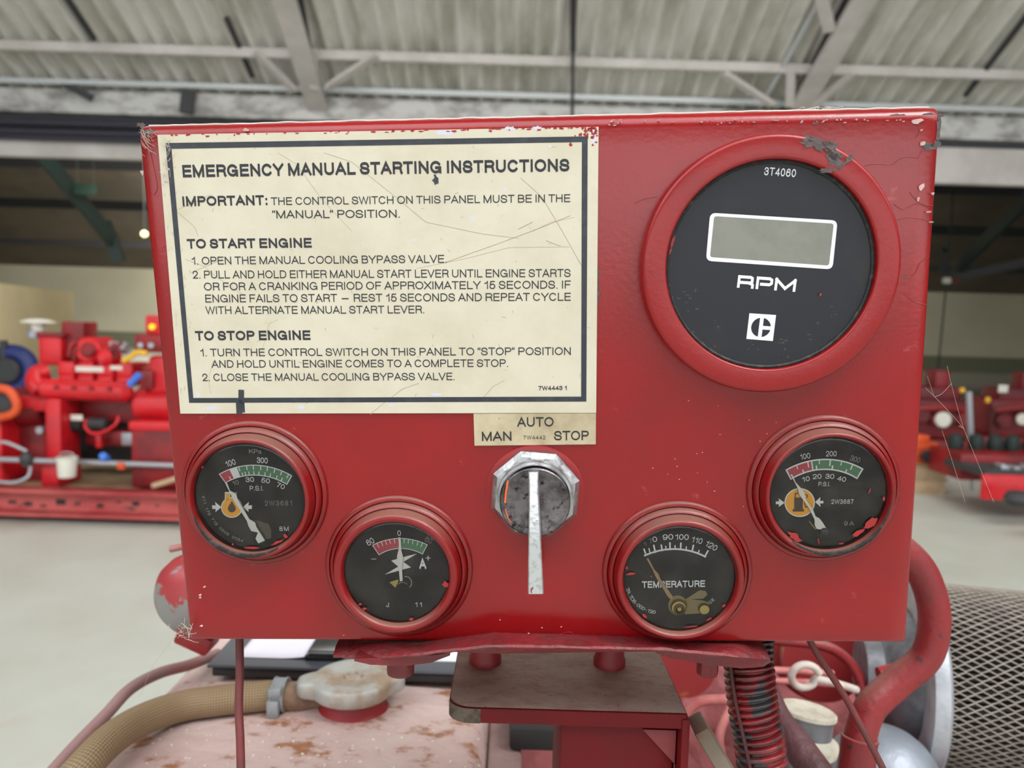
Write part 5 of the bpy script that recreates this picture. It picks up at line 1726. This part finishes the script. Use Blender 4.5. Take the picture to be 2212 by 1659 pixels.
# --- cobwebs
w = MB()
for pts in ([(2046, 790), (2060, 850), (2080, 920), (2098, 965), (2147, 1085)], [(1999, 838), (2020, 858), (2060, 900), (2082, 927)], [(2003, 812), (2018, 857)], [(2082, 985 - 60), (2070, 920)], [(2056, 828), (2035, 850), (2018, 858)], [(2035, 930), (2055, 990), (2085, 1085)]):
    w.tube([at(x, y, .352) for x, y in pts], .00006, 4, smooth=3)
tag(w.build('cobweb', M['cobweb']), 'fine cobweb threads hanging off the panel right edge', 'cobweb')
w = MB()
rnd = random.Random(21)
w.tube([at(402, 1350, .36), at(370, 1385, .37), at(330, 1440, .38), at(302, 1505, .39)], .00007, 4, smooth=4)
for k in range(26):
    a = at(396 + rnd.gauss(0, 9), 1362 + rnd.gauss(0, 12), .365)
    b = a + Vector((rnd.gauss(0, .0025), rnd.gauss(0, .002), rnd.gauss(0, .0025)))
    w.tube([a, (a + b) / 2 + Vector((rnd.gauss(0, .0008), 0, rnd.gauss(0, .0008))), b], .0001, 4, smooth=3)
tag(w.build('cobweb', M['cobweb']), 'tangled dusty cobweb at the panel bottom left corner', 'cobweb')

# ================================================================== MACHINES ON THE HALL FLOOR
def bx(mb, x0, y0, x1, y1, yd, dep, bev=0.0):
    """box whose front face fills the photo rectangle at depth yd"""
    a, b = at(x0, y1, yd), at(x1, y0, yd)
    a2, b2 = at(x0, y0, yd), at(x1, y1, yd)
    xa, xb = (a.x + a2.x) / 2, (b.x + b2.x) / 2
    za, zb = (a.z + b2.z) / 2, (b.z + a2.z) / 2
    mb.box(((xa + xb) / 2, yd + dep / 2, (za + zb) / 2), (xb - xa, dep, zb - za), None, bev)


def one(name, m, parent, x0, y0, x1, y1, yd, dep, bev=0.02):
    mb = MB(); bx(mb, x0, y0, x1, y1, yd, dep, bev)
    return mb.build(name, M[m] if isinstance(m, str) else m, parent)


def cyl(mb, a, b, r, n=28, bev=0.15):
    a, b = Vector(a), Vector(b)
    d = b - a
    q = Vector((0, 0, 1)).rotation_difference(d.normalized()).to_matrix().to_4x4()
    L = d.length
    mb.lathe([(1e-4, 0), (r * (1 - bev), 0), (r, min(r * bev, L / 3)), (r, L - min(r * bev, L / 3)), (r * (1 - bev), L), (1e-4, L)], Matrix.Translation(a) @ q, n)


Y = 5.3
en = thing('diesel_engine', (at(230, 1110, Y).x, Y + .4, 0.1), 'bright red diesel engine on a long skid at the left', 'engine')
# skid
mb = MB()
a, b = at(-420, 1038, Y - .1), at(900, 1092, Y - .1)
zs0, zs1 = at(190, 1118, Y - .1).z, at(190, 1060, Y - .1).z
mb.box(((a.x + b.x) / 2, Y - .06, zs1 - .012), (b.x - a.x, .12, .024)); mb.box(((a.x + b.x) / 2, Y - .06, zs0 + .012), (b.x - a.x, .12, .024)); mb.box(((a.x + b.x) / 2, Y - .02, (zs0 + zs1) / 2), (b.x - a.x, .02, zs1 - zs0 - .02))
mb.build('skid_rail', M['skid'], en, smooth=False)
mb = MB(); mb.box(((a.x + b.x) / 2, Y + 1.15, (zs0 + zs1) / 2), (b.x - a.x, .12, zs1 - zs0)); mb.build('skid_rail', M['skid'], en, smooth=False)
mb = MB(); mb.box(((a.x + b.x) / 2, Y + .56, zs1 - .03), (b.x - a.x, 1.0, .02)); mb.build('skid_deck', M['timber'], en, smooth=False)
for px in (-200, 120, 420, 700):
    c = at(px, 1130, Y + .5)
    mb = MB(); mb.box((c.x, Y + .62, zs0 / 2), (.12, 1.2, zs0)); mb.build('skid_bearer', M['eng_black'], en, smooth=False)
mb = MB()
for k, px in enumerate((25, 60, 92, 130, 165, 215, 255, 292, 338)):
    c = at(px, 1085 + (k % 3) * 4, Y - .04)
    mb = MB(); blob_w = (12, 10, 8, 14, 9, 10, 7, 11, 6)[k] / 320
    mb.box((c.x, Y - .031, c.z), (blob_w * 1.5, .004, blob_w * (.9 if k % 2 else .6)), None, .001); mb.build('rail_hole', M['eng_black'], en)
# legs and pedestal
one('leg', 'eng_red', en, 97, 862, 131, 1020, Y + .05, .25, .015)
one('leg', 'eng_red', en, 88, 1000, 126, 1052, Y + .03, .3, .015)
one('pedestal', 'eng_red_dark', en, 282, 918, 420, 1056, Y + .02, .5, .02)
one('pedestal_cap', 'eng_red', en, 276, 912, 420, 932, Y, .5, .015)
# block and sump
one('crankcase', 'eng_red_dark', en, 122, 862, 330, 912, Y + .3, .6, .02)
one('sump', 'eng_black', en, 124, 905, 300, 1000, Y + .42, .4, .03)
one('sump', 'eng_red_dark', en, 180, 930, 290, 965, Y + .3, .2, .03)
# exhaust manifold
mb = MB(); cyl(mb, at(84, 838, Y + .12), at(286, 848, Y + .12), .072, 32, .6); mb.build('exhaust_manifold', M['eng_red'], en)
mb = MB(); mb.tube([at(90, 845, Y + .12), at(76, 828, Y + .14), at(80, 808, Y + .2), at(104, 800, Y + .25)], .062, 20, smooth=6); mb.build('manifold_elbow', M['eng_red'], en)
for k in range(4):
    mb = MB(); c = at(122 + 38 * k, 836 + k * 1.2, Y + .045); cyl(mb, c, c + Vector((0, -.018, 0)), .014, 12); mb.build('manifold_bolt', M['eng_red_dark'], en)
for k in range(4):
    px = 122 + 42 * k
    one('rocker_cover', 'eng_red', en, px, 781 + k * 1.3, px + 38, 816 + k * 1.3, Y + .2, .3, .025)
    one('cylinder_head', 'eng_red', en, px + 2, 812 + k * 1.3, px + 36, 832 + k * 1.3, Y + .19, .3, .015)
one('sticker', 'plastic_white', en, 163, 792, 223, 803, Y + .195, .004, 0)
one('sticker', 'plastic_white', en, 238, 790, 264, 799, Y + .195, .004, 0)
# top gear
one('aftercooler', 'eng_red', en, 80, 722, 132, 790, Y + .25, .4, .03)
one('aftercooler_flange', 'eng_red_dark', en, 76, 719, 136, 728, Y + .23, .44, .008)
one('exhaust_box', 'eng_red_dark', en, 132, 695, 180, 750, Y + .3, .2, .01)
mb = MB(); c = at(185, 757, Y + .2); cyl(mb, c, c + Vector((0, .3, 0)), .095, 36, .25); mb.build('turbo_housing', M['eng_red'], en)
mb = MB(); c = at(187, 757, Y + .17); cyl(mb, c, c + Vector((0, .05, 0)), .055, 28, .3); mb.build('turbo_inlet', M['eng_red_dark'], en)
mb = MB(); cyl(mb, at(204, 748, Y + .4), at(275, 752, Y + .4), .045, 24); mb.build('air_pipe', M['silver'], en)
mb = MB(); c = at(220, 772, Y + .15); cyl(mb, c, c + Vector((0, .2, 0)), .058, 28, .5); mb.build('thermostat_cover', M['orange'] if False else M['eng_red'], en)
for px, py, r in ((150, 770, .02), (160, 778, .016), (238, 776, .02), (250, 772, .015)):
    mb = MB(); mb.tube([at(px, py, Y + .2), at(px + 3, py - 22, Y + .2), at(px + 14, py - 32, Y + .22)], r, 10, smooth=5); mb.build('coolant_elbow', M['eng_red_dark'], en)
mb = MB(); c = at(82, 697, Y + .35); mb.lathe([(1e-4, .03), (.06, .026), (.115, .008), (.118, 0), (.05, -.002), (.045, -.06)], Matrix.Translation(c), 32); mb.build('rain_cap', M['plastic_white'], en)
mb = MB(); cyl(mb, at(76, 730, Y + .35), at(80, 712, Y + .35), .06, 20); mb.build('cap_stem', M['silver'], en)
mb = MB(); mb.tube([at(266, 780, Y + .1), at(282, 772, Y + .1), at(296, 761, Y + .1), at(318, 764, Y + .1)], .018, 12, smooth=5); mb.build('lever_handle', M['yellow'], en)
mb = MB(); cyl(mb, at(279, 832, Y + .02), at(302, 808, Y + .02), .024, 16); mb.build('filter_bowl', M['plastic_blue'], en)
mb = MB(); c = at(318, 880, Y + .05); cyl(mb, c + Vector((-.16, .2, 0)), c + Vector((.12, .2, 0)), .125, 36, .15); mb.build('flywheel_housing', M['eng_red'], en)
mb = MB(); c = at(356, 882, Y + .1); cyl(mb, c + Vector((-.02, .2, 0)), c + Vector((.3, .2, 0)), .11, 32, .15); mb.build('coupling_guard', M['eng_red_dark'], en)
one('rear_cover', 'eng_red', en, 318, 770, 420, 850, Y + .15, .5, .03)
one('rear_cover', 'eng_red_dark', en, 300, 800, 330, 842, Y + .12, .2, .02)
one('instrument_box', 'eng_red_dark', en, 290, 724, 420, 762, Y + .2, .2, .01)
one('gauge_pod', 'eng_red', en, 312, 682, 420, 724, Y + .2, .2, .02)
mb = MB(); c = at(331, 706, Y + .19); cyl(mb, c, c + Vector((0, -.03, 0)), .020, 20); mb.build('warning_lamp', M['lamp_lens'], en)
for px in (305, 328):
    mb = MB(); c = at(px, 746, Y + .2); cyl(mb, c, c + Vector((0, -.02, 0)), .022, 20); mb.build('small_gauge', M['silver'], en)
mb = MB(); cyl(mb, at(134, 914, Y + .22), at(182, 916, Y + .22), .062, 24, .2); mb.build('starter_motor', M['eng_black'], en)
mb = MB(); cyl(mb, at(186, 914, Y + .22), at(232, 916, Y + .22), .045, 24, .2); mb.build('starter_solenoid', M['steel_dark'], en)
one('starter_label', 'plastic_white', en, 152, 896, 178, 908, Y + .155, .004, 0)
mb = MB(); mb.tube([at(186, 905, Y + .1), at(184, 922, Y + .1), at(200, 936, Y + .1), at(226, 932, Y + .1), at(250, 916, Y + .1), at(256, 900, Y + .12)], .012, 10, smooth=6); mb.build('fuel_hose', M['eng_red'], en)
one('oil_drain', 'eng_red', en, 205, 940, 218, 968, Y + .2, .06, .01)
one('side_plate', 'silver', en, 262, 935, 292, 962, Y + .2, .02, .004)
# driven gearbox at the left of the engine
mb = MB(); cyl(mb, at(40, 880, Y + .3), at(104, 876, Y + .3), .15, 36, .12); mb.build('gearbox_casing', M['eng_red_dark'], en)
one('gearbox_cover', 'eng_red', en, 38, 855, 104, 890, Y + .15, .3, .03)
one('gearbox_support', 'eng_red_dark', en, 30, 886, 98, 1044, Y + .25, .3, .02)
mb = MB(); c = at(84, 930, Y + .12); cyl(mb, c, c + Vector((0, .08, 0)), .028, 18); mb.build('sight_gauge', M['silver'], en)
mb = MB()
for (xa, ya, xb, yb_) in ((-60, 905, 0, 838), (-60, 905, 0, 905)):
    pass
mb.tube([at(-50, 905, Y), at(-4, 902, Y), at(30, 892, Y), at(36, 872, Y), at(20, 845, Y), at(-10, 838, Y), at(-50, 840, Y)], .03, 10, smooth=4)
mb.build('guard_frame', M['orange'], en)
one('guard_panel', 'steel_dark', en, -50, 848, 24, 898, Y + .05, .04, .01)
one('guard_leg', 'eng_red', en, -60, 900, 4, 1044, Y + .05, .3, .02)
# blue pump
Yb = 8.0
pu = thing('pump', (at(20, 900, Yb).x, Yb + .2, 0), 'dark blue round pump casing behind the orange guard', 'pump')
pc = at(28, 800, Yb)
mb = MB()
mb.tube([pc + Vector((.19 * math.cos(2 * math.pi * k / 20), 0, .19 * math.sin(2 * math.pi * k / 20))) for k in range(20)], .085, 16, smooth=2, closed=True)
mb.build('volute', M['blue'], pu)
mb = MB(); cyl(mb, pc + Vector((0, -.12, 0)), pc + Vector((0, .2, 0)), .13, 28); mb.build('suction_flange', M['steel_dark'], pu)
mb = MB(); mb.box((pc.x - .1, Yb + .1, pc.z / 2 - .08), (.35, .25, pc.z - .15), None, .02); mb.build('pedestal', M['blue'], pu)
mb = MB(); cyl(mb, at(8, 840, Yb - .05), at(8, 735, Yb - .05), .04, 18); mb.build('riser', M['steel_dark'], pu)
# pipe along the skid, bucket, valve
va = thing('steel_pipe', at(190, 1010, Y - .03), 'long grey steel pipe with a bent-lever valve in front of the red engine', 'pipe')
mb = MB(); mb.tube([at(-60, 990, Y - .03), at(368 + 200, 1012, Y - .03)], .019, 14, smooth=0); mb.build('pipe_run', M['silver'], va)
c = at(145, 1030, Y - .16)
bk = thing('bucket', (c.x, c.y, c.z), 'white plastic bucket hanging on the pipe before the engine', 'bucket')
mb = MB(); mb.lathe([(1e-4, 0), (.052, 0), (.055, .004), (.064, .125), (.068, .128), (.068, .134), (.060, .134), (.052, .01), (1e-4, .01)], Matrix.Translation(c), 32); mb.build('pail', M['plastic_white'], bk)
mb = MB(); mb.tube([c + Vector((-.066, 0, .13)), c + Vector((-.03, 0, .165)), c + Vector((.03, 0, .165)), c + Vector((.066, 0, .13))], .004, 8, smooth=5); mb.build('handle', M['silver'], bk)
mb = MB(); c = at(58, 992, Y - .05); mb.lathe([(1e-4, -.05), (.03, -.045), (.046, 0), (.03, .045), (1e-4, .05)], Matrix.Translation(c), 24); mb.build('valve_body', M['steel_dark'], va)
mb = MB(); mb.tube([at(58, 975, Y - .06), at(30, 962, Y - .07), at(8, 955, Y - .08), at(-20, 958, Y - .08)], .012, 10, smooth=5); mb.build('valve_lever', M['silver'], va)
mb = MB(); mb.tube([at(66, 1008, Y - .06), at(60, 1030, Y - .1), at(30, 1042, Y - .12), at(-10, 1040, Y - .12)], .012, 10, smooth=5); mb.build('drain_hose', M['silver'], va)
mb = MB(); c = at(226, 986, Y - .05); cyl(mb, c + Vector((0, .03, -.02)), c + Vector((0, -.03, .01)), .026, 20); tag(mb.build('hose_plug', M['plastic_blue']), 'bright blue cap on the pipe under the engine', 'cap')
mb = MB(); bx(mb, 252, 1000, 268, 1015, Y - .06, .04, .005); tag(mb.build('warning_tag', M['orange']), 'small orange tag hanging on the grey pipe', 'tag')
mb = MB()
a, b = at(330, 1050, Y - .05), at(420, 1022, Y - .05)
mb.tube([a, b], .02, 8, smooth=0)
tag(mb.build('timber_batten', M['timber']), 'pale timber batten leaning on the skid beside the pedestal', 'timber')

# --- right side: engines in rows, a tray, pallets, a pole
def engine_far(name, label, x0, y0, x1, y1, yd, seed, mats):
    rnd = random.Random(seed)
    c = at((x0 + x1) / 2, y1, yd)
    t = thing(name, (c.x, yd + .4, 0), label, 'engine', 'red engines stored on the right')
    w_, h_ = x1 - x0, y1 - y0
    base = MB(); a = at(x0, y1 - h_ * .30, yd); b = at(x1, y1 - h_ * .1, yd)
    base.box(((a.x + b.x) / 2, yd + .4, (b.z) / 2), (b.x - a.x, .8, b.z), None, .02); base.build('base', M[mats[1]], t)
    one('block', mats[0], t, x0 + w_ * .06, y0 + h_ * .38, x1 - w_ * .06, y1 - h_ * .12, yd + .05, .6, .04)
    one('rocker_cover', mats[0], t, x0 + w_ * .15, y0 + h_ * .22, x1 - w_ * .2, y0 + h_ * .42, yd + .12, .4, .04)
    one('exhaust_stack', mats[0], t, x0 + w_ * .40, y0, x0 + w_ * .62, y0 + h_ * .3, yd + .2, .25, .03)
    for k in range(4):
        px = x0 + w_ * (.12 + .2 * k)
        mb = MB(); c = at(px + w_ * .06, y0 + h_ * (.55 + .1 * rnd.random()), yd); cyl(mb, c, c + Vector((0, -.07, 0)), .07 * (.7 + .6 * rnd.random()), 18); mb.build('port_cover', M[mats[k % 2]], t)
    mb = MB(); mb.tube([at(x0 + w_ * .1, y0 + h_ * .5, yd - .03), at(x0 + w_ * .5, y0 + h_ * .47, yd - .08), at(x0 + w_ * .9, y0 + h_ * .52, yd - .03)], .035, 10, smooth=5); mb.build('water_pipe', M[mats[1]], t)
    return t


e1 = engine_far('stored_engine', 'maroon engine right behind the panel edge with a white round plate', 1960, 800, 2112, 970, 8.2, 1, ('eng_maroon', 'eng_red_dark'))
mb = MB(); c = at(2034, 906, 8.15); cyl(mb, c, c + Vector((0, -.05, 0)), .085, 24); mb.build('blanking_plate', M['plastic_white'], e1)
one('tag', 'yellow', e1, 2075, 838, 2085, 848, 8.1, .02, .003)
e2 = engine_far('stored_engine', 'maroon engine at the right edge with a pale name plate', 2128, 806, 2330, 965, 9.3, 2, ('eng_maroon', 'eng_red_dark'))
one('name_plate', 'plastic_white', e2, 2158, 832, 2178, 848, 9.22, .02, .004)
one('tag', 'yellow', e2, 2130, 858, 2140, 870, 9.22, .02, .003)
mb = MB(); c = at(2205, 905, 9.22); cyl(mb, c, c + Vector((0, -.05, 0)), .07, 24); mb.build('blanking_plate', M['plastic_white'], e2)
pole = MB(); pole.tube([at(2093, 846, 7.3), at(2098, 965, 7.3)], .028, 12, smooth=0); pole.tube([at(2097, 955, 7.3), at(2101, 1078, 7.3)], .018, 12, smooth=0)
tag(pole.build('standpipe', M['silver']), 'upright grey pipe standing before the maroon engines', 'pipe')
orr = thing('small_engine', (at(2010, 1005, 7.0).x, 7.2, 0.1), 'small orange engine on a pallet beside the panel edge', 'engine')
one('block', 'orange', orr, 1940, 955, 2030, 1003, 7.05, .3, .03)
one('head', 'orange', orr, 1965, 940, 2010, 960, 7.05, .2, .02)
mb = MB(); c = at(2000, 985, 6.98); cyl(mb, c, c + Vector((0, -.05, 0)), .06, 20); mb.build('pulley', M['eng_black'], orr)
for px, py in ((2064, 962), (2108, 966), (2148, 972), (2186, 962), (2226, 964)):
    mb = MB(); c = at(px, py, 6.78); c.z = at(2078, 985, 6.5).z + .082; mb.lathe([(1e-4, -.08), (.05, -.075), (.07, -.02), (.055, .06), (1e-4, .085)], Matrix.Translation(c), 18)
    tag(mb.build('dark_casting', M['steel_green']), {2064: 'dark casting nearest the orange engine above the red tray', 2108: 'dark casting second from the orange engine', 2148: 'dark casting in the middle of the row above the red tray', 2186: 'dark casting second from the right edge of the photo', 2226: 'dark casting at the right edge of the photo'}[px], 'casting', 'dark castings above the red tray')
tr_ = thing('steel_tray', (at(2170, 1080, 6.2).x, 6.5, 0), 'long bright red steel tray with grey scrap at the right edge', 'tray')
one('front_panel', 'eng_red', tr_, 2122, 1028, 2330, 1082, 6.0, .03, .004)
one('end_panel', 'eng_red_dark', tr_, 2075, 985, 2290, 1040, 6.45, .5, .004)
one('inner_floor', 'steel_dark', tr_, 2130, 1020, 2330, 1035, 6.05, .6, .004)
mb = MB()
rnd = random.Random(4)
for k in range(9):
    c = at(2150 + 14 * k, 1018 + rnd.uniform(-8, 4), 6.2)
    mb = MB(); mb.box(c, (rnd.uniform(.05, .12), .1, rnd.uniform(.03, .07)), Matrix.Rotation(rnd.uniform(-.5, .5), 3, 'Y'), .008)
    tag(mb.build('scrap_part', M['silver'] if k % 2 else M['steel_dark']), 'grey scrap part heaped in the red steel tray', 'scrap part', 'scrap in the red tray')
mb = MB(); c = at(2205, 1078, 5.7); mb.lathe([(1e-4, -.06), (.09, -.05), (.12, 0), (.09, .05), (1e-4, .06)], Matrix.Translation(c), 20)
tag(mb.build('flange_casting', M['steel_dark']), 'grey round casting on the floor before the red tray', 'casting')
for k, (px, zb, yd, lab) in enumerate(((1990, .142, 7.1, 'pale timber pallet beneath the small orange engine, topmost of two'), (1990, 0, 7.1, 'pale timber pallet on the floor under another pallet'))):
    c = at(px, 1040, yd)
    pt = thing('pallet', (c.x, yd + .3, zb), lab, 'pallet')
    for j in range(3):
        mb = MB(); mb.box((c.x, yd + .02 + .3 * j, zb + .06), (.42, .1, .12), None, .004); mb.build('bearer', M['timber'], pt)
    for j in range(4):
        mb = MB(); mb.box((c.x, yd + .02 + .2 * j, zb + .131), (.5, .09, .02), None, .003); mb.build('board', M['timber'], pt)
# hanging cord and its fitting
cf = at(2045, 606, 15.5)
hc_ = thing('pendant_cord', (cf.x, cf.y, at(2026, 795, 15.5).z), 'thin hanging cord with a pale fitting at right of the panel', 'cord')
mb = MB(); mb.tube([Vector((cf.x, cf.y, VZ + (cf.y - VY) * TAN - .2)), cf, at(2026, 800, 15.5)], .018, 8, smooth=0); mb.build('cord', M['steel_green'], hc_)
mb = MB(); mb.box(cf + Vector((.0, 0, 0)), (.14, .1, .12), None, .02); mb.build('fitting', M['plastic_white'], hc_)
mb = MB(); mb.box(cf + Vector((.16, 0, 0)), (.10, .1, .10), None, .02); mb.build('plug', M['eng_maroon'], hc_)
lf = at(312, 506, 12.5)
lt = thing('far_lamp', lf, 'tiny lit lamp far behind the panel left edge', 'lamp')
mb = MB(); mb.tube([lf, Vector((lf.x, lf.y, VZ + 2.3 * TAN))], .006, 6, smooth=0); mb.build('drop_rod', M['steel_dark'], lt)
mb = MB(); mb.lathe([(1e-4, -.05), (.05, -.02), (.05, .03), (1e-4, .06)], Matrix.Translation(lf), 16); mb.build('bulb', mat('lit_lamp', lin(255, 236, 170), .4, emit=3.0), lt)
sgn = at(185, 409, 14.5)
sg = thing('hanging_sign', sgn, 'small dim green sign hanging under the dark far roof', 'sign')
mb = MB(); mb.box(sgn, (.42, .03, .2), None, .005); mb.build('sign_board', mat('dim_green_sign', lin(22, 50, 38), .6), sg)
for dx in (-.15, .15):
    mb = MB(); mb.tube([sgn + Vector((dx, 0, .1)), Vector((sgn.x + dx, sgn.y, VZ + 4.2 * TAN))], .006, 6, smooth=0); mb.build('hanger', M['steel_dark'], sg)
